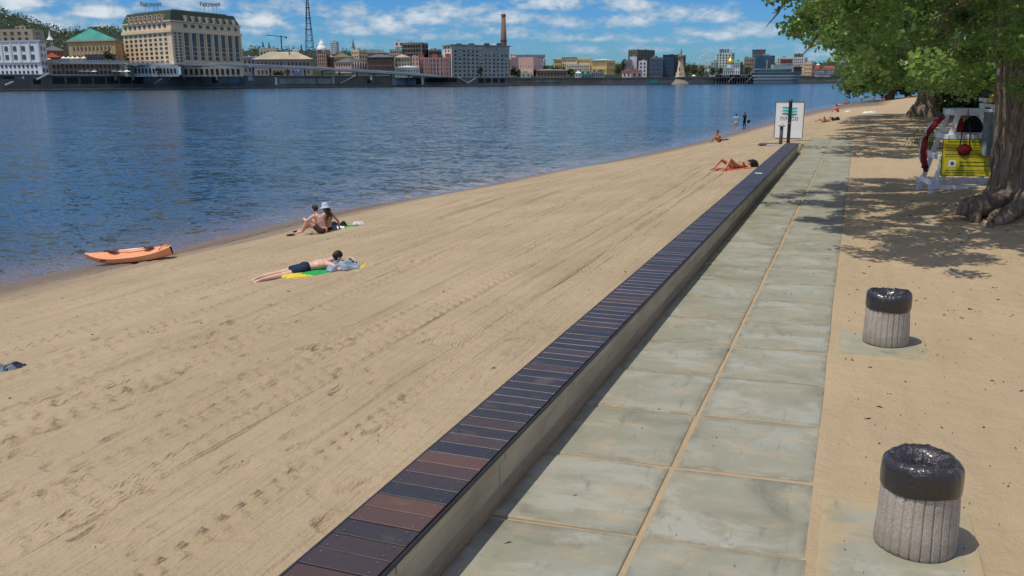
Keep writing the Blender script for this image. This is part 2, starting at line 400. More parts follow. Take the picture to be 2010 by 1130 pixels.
# grooves and tread tracks left by the beach cleaner
dzv = np.zeros_like(Zg); rg = np.random.default_rng(5)
for k in range(110):
    rc = rg.uniform(-16, -.4); w = rg.uniform(.03, .055) if k % 2 else rg.uniform(.07, .22); a = rg.uniform(-.045, .034) * (1 if k % 2 else 1.5); v0, v1 = sorted(rg.uniform(2, 55, 2)); 
    c = rc + .10 * np.sin(Vg * rg.uniform(.1, .35) + rg.uniform(0, 6)) + (Vg - 10) * rg.uniform(-.006, .006)
    env = np.clip((Vg - v0) / 1.5, 0, 1) * np.clip((v1 - Vg) / 1.5, 0, 1)
    dzv += a * np.exp(-((Rg - c) / w) ** 2) * env
for k, (rc, w) in enumerate(((-1.55, .10), (-2.75, .13), (-3.3, .13), (-4.9, .15), (-5.5, .15), (-7.1, .12), (-8.6, .15), (-9.3, .15), (-11.2, .15))):
    c = rc + .06 * np.sin(Vg * .2 + k * 2.1) + (Vg - 10) * .004 * math.sin(k * 1.3); du = Rg - c; env = .7 + .3 * np.clip(.5 + np.sin(Vg * (.5 + .07 * k) + k) + .5 * np.sin(Vg * 1.9 + k), 0, 1)
    per = .21 + .012 * (k % 4)
    for sd in (-1, 1):
        ph_ = ((Vg + sd * per * .25 + .35 * np.abs(du)) / per) % 1.0 - .5
        dzv += env * (.05 if k % 3 else .06) * np.exp(-((du - sd * w * .55) / (w * .42)) ** 2) * np.exp(-(ph_ / .2) ** 2)
    dzv += -.010 * env * np.exp(-(du / (w * 1.5)) ** 4)
# footprints
def stamp(r, v, ang, L, W, d):
    j0 = np.searchsorted(rs, r - .42); j1 = np.searchsorted(rs, r + .42); i0 = np.searchsorted(vs, v - .42); i1 = np.searchsorted(vs, v + .42)
    if j1 <= j0 or i1 <= i0: return
    dr = Rg[i0:i1, j0:j1] - r; dv = Vg[i0:i1, j0:j1] - v
    x = dr * math.cos(ang) + dv * math.sin(ang); y = -dr * math.sin(ang) + dv * math.cos(ang)
    q = np.sqrt((x / L) ** 2 + (y / (W * (1 + .25 * np.sin(x / L * 2)))) ** 2)
    dzv[i0:i1, j0:j1] += -d * np.clip(1.3 - q ** 3, -.35, 1) * np.exp(-np.clip(q - 1, 0, None) ** 2 * 5) * (q < 2.2)
for k in range(105):
    r = -rg.uniform(.5, 15.5) if k % 3 == 0 else -rg.uniform(.5, 7.5); v = rg.uniform(3.5, 10) if k % 3 else rg.uniform(3.5, 30); ang = rg.uniform(0, math.pi)
    n = rg.integers(1, 6)
    for s in range(n):
        stamp(r + math.cos(ang) * .62 * s + rg.normal(0, .05) + (.09 if s % 2 else -.09) * math.sin(ang), v + math.sin(ang) * .62 * s, ang + rg.normal(0, .15), rg.uniform(.13, .18), rg.uniform(.06, .085), rg.uniform(.02, .042))
for k in range(900):                                    # trampled sand under the tree and along the water's edge
    if k < 480: r, v = rg.uniform(2.7, 12), rg.uniform(14, 45)
    elif k < 560: r, v = rg.uniform(2.6, 6), rg.uniform(3, 14)
    else:
        v = rg.uniform(10, 60); r = -np.interp(v, WV, WU) + rg.uniform(.7, 4.5)
    stamp(r, v, rg.uniform(0, 3.14), rg.uniform(.1, .2), rg.uniform(.06, .12), rg.uniform(.012, .035) * (.45 if 480 <= k < 560 else 1))
Zg = Zg + np.where(beach | (Rg > 2.3), dzv, 0)
under = (Rg > -.02) & (Rg < 2.42) & (Vg < 57.8)
Zg = np.where(under, -.004 * np.ones_like(Zg), Zg)
Zg = np.where((Rg >= 2.3) & (Rg < 8) & (Vg < 58) & ~under, Zg + .006, Zg)
sand = np_mesh('beach_sand', np.stack([Rg, Vg, Zg], -1).reshape(-1, 3), grid_quads(len(vs), len(rs)), SAND)
frame_obj(sand); tag(sand, kind='structure')

# ------------------------------------------------------------------ water
ss = np.array([-1.2, -.6, -.3, 0, .25, .5, .8, 1.2, 1.7, 2.4, 3.2, 4.2, 5.5, 7.5, 10, 14, 20, 30, 50, 100, 250, 600, 1200, 3000])
wv = np.concatenate([[-60, -30], np.arange(-5, 60, .8), np.arange(60, 320, 4), [340, 380, 420, 500, 650, 900, 1400, 2500]])
Sg, Wg = np.meshgrid(ss, wv)
Wr = -(np.interp(Wg, WV, WU) + Sg)
V = np.stack([Wr, Wg, np.full_like(Wr, WATER_Z)], -1).reshape(-1, 3)
q = grid_quads(len(wv), len(ss))[:, ::-1]
water = np_mesh('river_water', V, q, WATER)
a = water.data.attributes.new('offshore', 'FLOAT', 'POINT'); a.data.foreach_set('value', Sg.astype(np.float32).ravel())
frame_obj(water); tag(water, kind='structure')

# ------------------------------------------------------------------ path of concrete slabs
def slab_sheet(name, slabs, thick, M):
    """each slab: four corners (r,v) and its height; tops get a fine grid with the distance to the slab's edge"""
    V = []; Fq = []; tone = []; edge = []
    n = 9
    for cs, z in slabs:
        cs = [np.array(c, float) for c in cs]; t = random.random(); b = len(V)
        ts = [0, .012, .04, .1, .5, .9, .96, .988, 1]
        w = np.linalg.norm(cs[1] - cs[0]); h = np.linalg.norm(cs[3] - cs[0])
        tilt = [random.uniform(-.004, .004) for _ in range(4)]
        for j in ts:
            for i in ts:
                p = cs[0] * (1 - i) * (1 - j) + cs[1] * i * (1 - j) + cs[2] * i * j + cs[3] * (1 - i) * j
                zz = tilt[0] * (1 - i) * (1 - j) + tilt[1] * i * (1 - j) + tilt[2] * i * j + tilt[3] * (1 - i) * j
                e = min(min(i, 1 - i) * w, min(j, 1 - j) * h)
                V.append((p[0], p[1], z + zz - (.008 if e < .001 else 0))); tone.append((t, t * 37.0, t * 91.0)); edge.append(e)
        for j in range(n - 1):
            for i in range(n - 1): Fq.append((b + j * n + i, b + j * n + i + 1, b + (j + 1) * n + i + 1, b + (j + 1) * n + i))
        ring = [j for j in range(n)] + [k * n + n - 1 for k in range(1, n)] + [(n - 1) * n + k for k in range(n - 2, -1, -1)] + [k * n for k in range(n - 2, 0, -1)]
        b2 = len(V)
        for k in ring:
            p = V[b + k]; V.append((p[0], p[1], z - thick)); tone.append((t, t, t)); edge.append(0)
        for k in range(len(ring)):
            k2 = (k + 1) % len(ring); Fq.append((b + ring[k], b2 + k, b2 + k2, b + ring[k2]))
    o = np_mesh(name, np.array(V), np.array(Fq), M, smooth=False)
    a = o.data.attributes.new('tone', 'FLOAT_VECTOR', 'POINT'); a.data.foreach_set('vector', np.array(tone, np.float32).ravel())
    a = o.data.attributes.new('edge', 'FLOAT', 'POINT'); a.data.foreach_set('value', np.array(edge, np.float32))
    return frame_obj(o)
slabs = []; v = 2.05; L = 1.335; k = 0
while v < 56.5:
    for (r0, r1) in ((.03, 1.20), (1.248, 2.40)):
        j = random.uniform(-.012, .012); sk = .07; g = .016 + random.uniform(0, .008)
        va = v + g + j; vb = v + L - g + j
        if r0 > 1: r1 += .05 * max(0, 1 - v / 14)
        slabs.append((((r0, va + sk * r0), (r1, va + sk * r1), (r1 + random.uniform(-.012, .012), vb + sk * r1), (r0, vb + sk * r0)), .012 + random.uniform(-.004, .004)))
    v += L
path = slab_sheet('path', slabs, .08, SLAB); tag(path, kind='structure')
BIN_P = [G(1794, 1070), G(1737, 673)]
pads = []
for P, (w0, w1, l0, l1) in zip(BIN_P, ((-.62, .72, -.75, .52), (-.52, .85, -.55, .5))):
    r, v = to_rv(P); r0 = max(r + w0, 2.50)
    pass
pads = [(((2.50, 5.9), (3.62, 5.98), (3.62, 7.42), (2.50, 7.34)), .013), (((2.49, 11.48), (3.60, 11.56), (3.60, 12.86), (2.49, 12.8)), .013)]
pad = slab_sheet('pavement', pads, .08, PADM); tag(pad, kind='structure')

# ------------------------------------------------------------------ low wall bench along the path
BE = 44.6; BS = 2.6
def plank_material():
    M = bpy.data.materials.new("stained_planks"); M.use_nodes = True; t = NT(M.node_tree); b = t.n['Principled BSDF']
    o = t.node('ShaderNodeTexCoord').outputs['Object']; tn = t.node('ShaderNodeAttribute', attribute_name='tone').outputs['Fac']
    g = t.noise(t.mapping(o, (2.5, 26, 1)), 2.0, 6, .65); w = t.noise(o, 2.4, 5, .6)
    c = t.mix(tn, (.018, .019, .024), (.10, .046, .028))
    c = t.mix(t.math('MULTIPLY', t.smooth(g, .45, .75), .5), c, (.075, .05, .043))
    c = t.mix(t.math('MULTIPLY', t.smooth(w, .56, .72), .4), c, (.14, .105, .08))
    t.put(b.inputs['Base Color'], c); t.put(b.inputs['Roughness'], t.math('MULTIPLY_ADD', w, .22, .33)); b.inputs['Specular IOR Level'].default_value = .55
    t.l.new(t.bump(g, .25, .004), b.inputs['Normal']); return M
PLANK = plank_material()
DARKWOOD = mat('dark_edge_strip', (.02, .02, .024), .45, .3, 8)
bench = thing('bench', 'long low concrete wall bench with dark stained planks beside the path', 'bench', (A0[0], A0[1], 0), -TH)
b = MB(); v = BS; k = 0
while v < BE - .01:
    l = min(1.9, BE - v)
    b.box((-.265, v + l / 2, .155), (.48, l - .012, .37)); b.box((-.255, v + l / 2, .3875), (.56, l - .02, .09)); v += l
bevel(b.obj('concrete_wall', CONC, bench), .008)
b = MB(); tones = []; v = BS
while v < BE - .1:
    w = .205; tn = random.choice([.0, .1, .2, .15, .3, .55, 1.0, .75]) * (1.0 if v < 6.2 else .45); dzz = random.uniform(-.002, .003)
    b.box((-.255 + random.uniform(-.003, .003), v + w / 2, .4525 + dzz), (.548, w - random.uniform(.007, .013), .035)); tones += [tn] * 8; v += w
so = b.obj('plank_seat', PLANK, bench); a = so.data.attributes.new('tone', 'FLOAT', 'POINT'); a.data.foreach_set('value', np.array(tones, np.float32)); bevel(so, .003, 1)
b = MB(); b.box((-.255, (BS + BE) / 2, .4415), (.53, BE - BS - .02, .018))
b.obj('joint_fill', SAND, bench)  # tan strip just below the plank tops
b = MB(); b.box((-.5435, (BS + BE) / 2, .447), (.022, BE - BS, .032)); b.box((.0355, (BS + BE) / 2, .449), (.018, BE - BS, .026)); b.obj('edge_strip', DARKWOOD, bench)
b = MB(); v = BS + .205 / 2
STEEL = mat('steel_screw', (.5, .47, .43), .35, .2, metal=.9)
while v < 16:
    for r in (-.47, -.05):
        for d in (-.06, .06): b.lathe([(0, .0045), (.006, .004), (.0065, 0)], 6, (r + random.uniform(-.008, .008), v + d, .4715))
    v += .205
o = b.obj('screw_heads', STEEL, bench); o['kind'] = 'stuff'
# ------------------------------------------------------------------ trash bins
def agg_material():
    M = bpy.data.materials.new("exposed_aggregate"); M.use_nodes = True; t = NT(M.node_tree); b = t.n['Principled BSDF']
    o = t.node('ShaderNodeTexCoord').outputs['Object']; x, y, z = t.sep(o)
    n = t.noise(o, 120, 4, .7); n2 = t.noise(o, 5, 5, .65); vor = t.node('ShaderNodeTexVoronoi'); vor.inputs['Scale'].default_value = 150; t.l.new(o, vor.inputs['Vector'])
    c = t.mix(t.smooth(n, .35, .7), (.50, .44, .36), (.30, .26, .22)); bw = t.node('ShaderNodeRGBToBW'); t.l.new(vor.outputs['Color'], bw.inputs[0]); c = t.mix(.55, c, bw.outputs[0], 'SOFT_LIGHT')
    c = t.mix(t.math('MULTIPLY', t.smooth(n2, .45, .7), .45), c, (.26, .22, .17))
    low = t.smooth(t.math('ADD', z, t.math('MULTIPLY', n2, .12)), .24, .16)
    c = t.mix(t.math('MULTIPLY', low, .35), c, (.21, .17, .12))
    t.put(b.inputs['Base Color'], c); b.inputs['Roughness'].default_value = .92
    t.l.new(t.bump(t.math('ADD', n, vor.outputs['Distance']), .35, .004), b.inputs['Normal']); return M
AGG = agg_material()
def bag_material():
    M = bpy.data.materials.new("black_plastic"); M.use_nodes = True; t = NT(M.node_tree); b = t.n['Principled BSDF']
    o = t.node('ShaderNodeTexCoord').outputs['Object']
    n = t.noise(t.mapping(o, (1, 1, 1.4)), 14, 5, .6, 1.2); n2 = t.noise(t.mapping(o, (1, 1, .4)), 38, 3, .6, .6)
    t.put(b.inputs['Base Color'], t.mix(n, (.012, .012, .015), (.035, .026, .024)))
    b.inputs['Roughness'].default_value = .24; b.inputs['Specular IOR Level'].default_value = .6; b.inputs['Coat Weight'].default_value = .4; b.inputs['Coat Roughness'].default_value = .12
    t.l.new(t.bump(t.math('ADD', n, t.math('MULTIPLY', n2, .35)), .55, .03), b.inputs['Normal']); return M
BAG = bag_material()
def make_bin(seed):
    rg = random.Random(seed)
    t = thing('trash_bin', '', 'trash bin', (0, 0, 0), 0, 'concrete trash bins beside the path')
    NF = 25; n = NF * 10
    ph = [rg.uniform(0, 6.28) for _ in range(8)]
    def flute(r, z, a, j):
        k = (a / (2 * math.pi) * NF) % 1.0; g = min(k, 1 - k)
        return r - .020 * max(0, 1 - g / .085) ** .5 + .004 * math.sin(a * 3 + z * 9 + ph[0]) , z + .004 * math.sin(a * 5 + ph[1])
    prof = [(.22, .0), (.280, .0), (.286, .025), (.285, .08), (.283, .14), (.281, .2), (.278, .27), (.275, .34), (.272, .41), (.268, .48), (.264, .54), (.260, .59), (.248, .60), (.225, .60), (.222, .3), (.0, .3)]
    MB().lathe(prof, n, fn=flute).obj('concrete_body', AGG, t, True)
    def wr(r, z, a, j):
        w = math.sin(a * 9 + ph[2]) * .4 + math.sin(a * 17 + ph[3]) * .35 + math.sin(a * 29 + ph[4] + j * .6) * .3
        up = max(0, (j - 5)) / 7
        rr = r + w * (.003 + .011 * min(up, 1)); zz = z + .010 * math.sin(a * 3 + ph[5]) * (j < 3) + w * .012 * min(up, 1) + .012 * math.sin(2 * a + ph[6])
        return rr, zz
    bag = [(.268, .472), (.274, .470), (.279, .485), (.281, .525), (.281, .575), (.279, .62), (.274, .652), (.263, .676), (.243, .692), (.216, .698), (.188, .694), (.160, .682), (.134, .663), (.112, .636), (.095, .60), (.080, .56), (.058, .52), (.0, .50)]
    MB().lathe(bag, 120, fn=wr).obj('bag_liner', BAG, t, True)
    return t
b1 = make_bin(3); b1.location = (*BIN_P[0][:2], .012); b1.rotation_euler.z = .4
tag(b1, 'nearest fluted concrete trash bin with a baggy black liner folded over its rim')
b2 = make_bin(8); b2.location = (*BIN_P[1][:2], .012); b2.rotation_euler.z = 2.1
tag(b2, 'farther fluted concrete trash bin on a small slab between the path and the tree')

# ------------------------------------------------------------------ sign, shower and fountain at the far end of the bench
WHITE = mat('white_paint', (.93, .93, .92), .45, .06, 4); GREYM = mat('grey_metal', (.16, .165, .17), .4, .2, 6, metal=.6); DARKM = mat('dark_metal', (.035, .037, .042), .45, .25, 6, metal=.3)
CYAN = mat('cyan_print', (.06, .58, .58), .5, .05); CYAN2 = mat('teal_print', (.03, .36, .42), .5, .05); INK = mat('ink_print', (.10, .12, .14), .5, .05)
Pl, Pr = G(1518, 272, .12), G(1575, 271, .12); sc_ = (Pl + Pr) / 2
sg = thing('sign_board', 'white beach sign with cyan wave emblem at the far end of the bench', 'sign', (sc_[0], sc_[1], .10), -TH)
SW = float(np.dot(Pr[:2] - Pl[:2], RV)) ; SH = 2.0
bevel(MB().box((0, .09, SH / 2 + .04), (SW, .16, SH)).obj('panel', WHITE, sg), .01)
b = MB(); b.box((SW / 2 + .012, .09, SH / 2 + .04), (.03, .19, SH + .03)); b.box((-SW / 2 - .012, .09, SH / 2 + .04), (.03, .19, SH + .03)); b.box((0, .09, SH + .06), (SW + .054, .19, .03)); b.box((0, .10, .015), (SW - .1, .2, .05))
bevel(b.obj('frame', GREYM, sg), .004)
for k, (zc, mm) in enumerate(((1.72, CYAN), (1.55, CYAN), (1.38, CYAN2))):
    V = []; Fs = []
    for i in range(25):
        x = -.42 + .84 * i / 24; w = .055 * math.sin(math.pi * i / 24) ** .5 + .012; z = zc + .032 * math.sin(i / 24 * 2 * math.pi + .6)
        for zz in (z - w, z + w):
            for yy in (.0, .012): V.append((x, yy, zz))
    for i in range(24):
        a = i * 4; c = a + 4
        Fs += [(a, c, c + 2, a + 2), (a + 1, a + 3, c + 3, c + 1), (a, a + 1, c + 1, c), (a + 2, c + 2, c + 3, a + 3)]
    MB().add(V, Fs).obj('wave_emblem', mm, sg)
def text(s, size, M, parent, loc, rot, name, ext=.006, sp=1.0):
    cu = bpy.data.curves.new(name, 'FONT'); cu.body = s; cu.size = size; cu.offset = .035 * size if ext > .1 else .008 * size; cu.align_x = 'CENTER'; cu.align_y = 'CENTER'; cu.extrude = ext; cu.space_character = sp
    cu.materials.append(M); tmp = bpy.data.objects.new(name, cu); COL.objects.link(tmp); me = bpy.data.meshes.new_from_object(tmp.evaluated_get(bpy.context.evaluated_depsgraph_get())); bpy.data.objects.remove(tmp); bpy.data.curves.remove(cu)
    o = bpy.data.objects.new(name, me); COL.objects.link(o); o.parent = parent; o.location = loc; o.rotation_euler = rot; return o
text('ПЛЕСО', .26, INK, sg, (0, .004, 1.12), (rad(90), 0, 0), 'lettering', sp=1.12)

def on(px, py, z): P = G(px, py, z); return Vector((P[0], P[1], z))
P = on(1547, 279, .10); P.z = sandw(P)
sh = thing('shower_post', 'tall slim dark shower post standing in front of the white sign', 'shower post', P, -TH)
b = MB(); b.box((0, 0, 1.17), (.17, .13, 2.34)); bevel(b.obj('post', DARKM, sh), .008)
b = MB(); b.box((.088, -.01, 1.17), (.012, .10, 2.30)); b.obj('side_strip', GREYM, sh)
b = MB(); b.lathe([(0, 0), (.03, 0), (.03, .06), (0, .06)], 12); o = b.obj('push_button', STEEL, sh, True); o.location = (0, -.065, 1.1); o.rotation_euler = (rad(90), 0, 0)
b = MB(); b.tube([(0, 0, 2.30), (0, -.12, 2.32), (0, -.17, 2.27)], [.02, .02, .035], 10); b.obj('shower_head', STEEL, sh, True)
P = on(1532, 287, .15); P.z = sandw(P)
fo = thing('drinking_fountain', 'short steel drinking fountain post with a flat bowl beside the dark shower post', 'drinking fountain', P, -TH)
b = MB(); b.lathe([(0, 0), (.085, 0), (.085, .88), (0, .88)], 16); b.obj('post', GREYM, fo, True)
b = MB(); b.lathe([(0, .86), (.06, .87), (.17, .93), (.185, .955), (.175, .96), (.1, .93), (0, .925)], 20); b.obj('bowl', STEEL, fo, True)
b = MB(); b.tube([(.06, 0, .93), (.06, 0, 1.04), (.03, 0, 1.07), (.0, 0, 1.05)], [.012] * 4, 8); b.obj('spout', STEEL, fo, True)
P = on(1512, 281, .12); P.z = sandw(P) + .02
ma = MB(); ma.box((0, 0, .03), (1.15, 1.1, .06)); 
mt = thing('platform', 'low dark wooden platform on the sand left of the drinking fountain', 'platform', P, -TH)
bevel(ma.obj('deck', mat('weathered_wood', (.13, .10, .085), .8, .4, 6, .3, 20, stretch=(8, 1, 1)), mt), .008)
MB().box((0, 0, -.03), (1.0, .95, .06)).obj('base', DARKM, mt)
P = on(1524, 291, .2); P.z = sandw(P)
o = MB().box((0, 0, .02), (.9, .75, .05)).obj('concrete_slab', mat('pale_concrete', (.42, .39, .34), .85, .2, 4), loc=P, rotz=-TH)
bevel(o); tag(o, 'small pale slab in the sand at the foot of the drinking fountain', 'slab')
P = rv(-.30, 29.6, .472)
pw = thing('paper_sheet', 'small white paper lying on the bench edge beside the dark haired sunbather', 'paper', P, -TH)
MB().box((0, 0, .006), (.22, .16, .008)).obj('sheet', WHITE, pw)

# ------------------------------------------------------------------ kayak
KO = mat('orange_plastic', (.80, .30, .13), .42, .12, 1.5, .08, 6, col2=(.82, .37, .19)); KB = mat('black_strap', (.05, .028, .022), .7)
Ka, Kb = GS(178, 522), GS(340, 505)
kd = Kb - Ka; KL = math.hypot(kd.x, kd.y) * 1.03
ky = thing('kayak', 'orange sit on top kayak pulled up on the wet sand at the water edge', 'kayak', (Ka + Kb) / 2, math.atan2(kd.y, kd.x))
ky.rotation_euler.y = -math.atan2(kd.z - .02, KL); ky.location.z += .03; ky.rotation_euler.x = .20
V = []; Fs = []; NX, NA = 28, 20; W2 = .37
def kay(t):       # t -1 bow .. 1 stern : half width, deck height, keel height
    w = W2 * (1 - abs(t) ** (1.9 if t < 0 else 3.6)) ** (.95 if t < 0 else .62)
    rise = .13 * max(0, -t) ** 2.4 + .09 * max(0, t) ** 3
    return w, .21 + rise, .02 + (.30 * max(0, -t - .35) ** 1.5 + .22 * max(0, t - .62) ** 1.4)
for i in range(NX + 1):
    t = -1 + 2 * i / NX; w, dz_, kz = kay(max(-.999, min(.995, t)))
    if i in (0, NX): w = max(w, .03)
    for k in range(NA + 1):
        a = math.pi * k / NA; c, s_ = math.cos(a), math.sin(a)
        V.append((t * KL / 2, w * math.copysign(abs(c) ** .7, c), dz_ - (dz_ - kz) * s_ ** .55))
for i in range(NX):
    for k in range(NA): a = i * (NA + 1) + k; Fs.append((a, a + 1, a + NA + 2, a + NA + 1))
MB().add(V, Fs).obj('hull', KO, ky, True)
V = []; Fs = []; ND = 12
for i in range(NX + 1):
    t = -1 + 2 * i / NX; w, dz_, kz = kay(max(-.999, min(.995, t)))
    if i in (0, NX): w = max(w, .03)
    well = max(0, 1 - abs((t - .05) / .62) ** 5) * .085; ft = max(0, 1 - abs((t + .25) / .12) ** 2) * .04
    for k in range(ND + 1):
        y = -1 + 2 * k / ND
        V.append((t * KL / 2, y * w, dz_ + .012 * (1 - y * y) - (well - ft) * max(0, 1 - (abs(y) / .72) ** 6)))
for i in range(NX):
    for k in range(ND): a = i * (ND + 1) + k; Fs.append((a, a + ND + 1, a + ND + 2, a + 1))
MB().add(V, Fs).obj('deck', KO, ky, True)
for (t, sd, l) in ((-.42, -1, .25), (-.28, 1, .24), (.12, 1, .26), (.34, 1, .14), (.66, 1, .18), (-.62, 1, .2)):
    w, dz_, kz = kay(t); x = t * KL / 2; y = sd * (w + .004)
    if sd > 0: y = w * .93
    MB().bar((x - l / 2, y, dz_ - (.05 if sd < 0 else -.025)), (x + l / 2, y * .985, dz_ - (.05 if sd < 0 else -.03)), .035, .03).obj('handle', KB, ky)
b = MB(); x = .86 * KL / 2
b.tube([(x - .1, -.12, .27), (x - .05, -.05, .33), (x + .02, .05, .33), (x + .07, .12, .27)], [.022] * 4, 8); b.obj('stern_strap', KO, ky, True)
b = MB(); b.ell((.965 * KL / 2, 0, .15), (.04, .03, .05)); b.obj('rudder_mount', KB, ky, True)
# white paddle on deck
pd_ = thing('paddle', 'white shafted paddle with dark blades lying along the far edge of the orange kayak', 'paddle', ky.location, 0)
pd_.rotation_euler = ky.rotation_euler
b = MB(); b.tube([(-.50, .20, .265), (.35, .24, .255)], [.016, .016], 8); b.obj('shaft', WHITE, pd_, True)
b = MB(); b.ell((-.66, .185, .272), (.2, .07, .014)); b.obj('blade', KB, pd_, True)
b = MB(); b.ell((.5, .25, .255), (.2, .07, .014)); b.obj('blade', KB, pd_, True)

# ------------------------------------------------------------------ crumpled cloths
def cloth(name, label, cat, P, rz, w, l, h, M, seed, n=26, rough=1.0, parent=None, flat=0.0, mats=None, strip=None):
    rg = np.random.default_rng(seed); V = []; Fs = []
    ph = rg.uniform(0, 6.28, 12); fr = rg.uniform(2, 7, 12)
    for j in range(n + 1):
        for i in range(n + 1):
            x = -1 + 2 * i / n; y = -1 + 2 * j / n
            ex = max(abs(x), abs(y))
            e = 1 + .10 * math.sin(5 * math.atan2(y, x) + ph[0]) * rough + .06 * math.sin(9 * math.atan2(y, x) + ph[1]) * rough
            z = abs(math.sin(x * fr[0] + y * fr[1] + ph[2]) * .45 + math.sin(x * fr[2] * .7 - y * fr[3] * 1.3 + ph[3]) * .35 + .35 * math.sin(y * fr[4] * 1.7 + ph[4]))
            z = h * (flat + (1 - flat) * z) * (1 - ex ** 4) + .006
            V.append((x * w / 2 * e, y * l / 2 * e, z if ex < .99 else -.03))
    for j in range(n):
        for i in range(n):
            a = j * (n + 1) + i; Fs.append((a, a + 1, a + n + 2, a + n + 1))
    b = MB(); b.add(V, Fs)
    if strip: b.mi = [strip(((k % n) + .5) / n, (k // n + .5) / n) for k in range(len(Fs))]
    o = b.obj(name, mats or M, parent, True, P, rz)
    if label: tag(o, label, cat)
    return o
FG = mat('grey_blue_cloth', (.20, .25, .29), .9, .35, 14, .5, 60); FR = mat('red_towel', (.52, .10, .06), .95, .25, 12, .5, 80); FY = mat('yellow_towel', (.70, .56, .05), .95, .2, 12, .5, 80)
FGN = mat('green_towel', (.02, .34, .08), .95, .2, 12, .5, 80); FB = mat('black_cloth', (.012, .013, .016), .9, .3, 12, .5, 60); FN = mat('navy_cloth', (.010, .026, .06), .85, .4, 16, .4, 60)
FW = mat('white_cloth', (.72, .72, .70), .9, .15, 10, .4, 60); FLB = mat('light_blue_shirt', (.34, .44, .55), .9, .3, 22, .6, 60, stretch=(3, 1, 1)); FBR = mat('brown_cloth', (.10, .045, .03), .9, .3, 12)
P = GS(14, 726)
cloth('clothes_heap', 'grey blue heap of clothes left alone on the raked sand', 'clothes', P, .15, .46, .34, .085, FG, 4)
o = cloth('dark_shirt', 'dark grey shirt crumpled on top of the grey blue heap', 'shirt', P + Vector((.08, .02, .03)), .3, .24, .20, .06, mat('charcoal_cloth', (.03, .04, .05), .9, .3, 14), 9)

# ------------------------------------------------------------------ people
def skin_mat(name, c):
    return mat(name, c, .5, .14, 6, .12, 40, spec=.4)
SK1 = skin_mat('pale_skin', (.68, .42, .31)); SK2 = skin_mat('tanned_skin', (.50, .24, .13)); SK3 = skin_mat('brown_tan_skin', (.42, .19, .10)); SK4 = skin_mat('light_skin', (.60, .36, .25))
HAIRD = mat('dark_hair', (.015, .010, .008), .55, .4, 30, .5, 90); HAIRB = mat('brown_hair', (.055, .028, .015), .55, .4, 30, .5, 90); EYE = mat('eye', (.02, .015, .012), .2)
def lerp(a, b, t): return Vector([a[i] + (b[i] - a[i]) * t for i in range(3)])
def capsule(b, p0, r0, p1, r1, n=14):
    p0 = Vector(p0); p1 = Vector(p1); d = p1 - p0; L = d.length
    if L < 1e-5: b.ell(p0, (r0, r0, r0), None, n, 8); return
    pts = []; rr = []; t = d / L
    for k in range(4): a = math.pi / 2 * (1 - k / 4); pts.append(p0 - t * r0 * math.sin(a)); rr.append(max(r0 * math.cos(a), .0008))
    for k in range(5): pts.append(p0 + d * k / 4); rr.append(r0 + (r1 - r0) * k / 4)
    for k in range(1, 5): a = math.pi / 2 * k / 4; pts.append(p1 + t * r1 * math.sin(a)); rr.append(max(r1 * math.cos(a), .0008))
    b.tube(pts, rr, n)
def fused(b, name, M, parent, voxel, smooth=6):
    o = b.obj(name, M, parent, True)
    md = o.modifiers.new('remesh', 'REMESH'); md.mode = 'VOXEL'; md.voxel_size = voxel; md.use_smooth_shade = True
    sm = o.modifiers.new('smooth', 'SMOOTH'); sm.factor = .5; sm.iterations = smooth
    dg = bpy.context.evaluated_depsgraph_get(); me = bpy.data.meshes.new_from_object(o.evaluated_get(dg)); o.modifiers.clear(); o.data = me; me.name = name
    me.polygons.foreach_set('use_smooth', [True] * len(me.polygons))
    return o
def frame(d, u):
    x = Vector(d).normalized(); u = Vector(u); z = (u - x * u.dot(x)).normalized(); y = z.cross(x)
    return Matrix((x, y, z)).transposed()
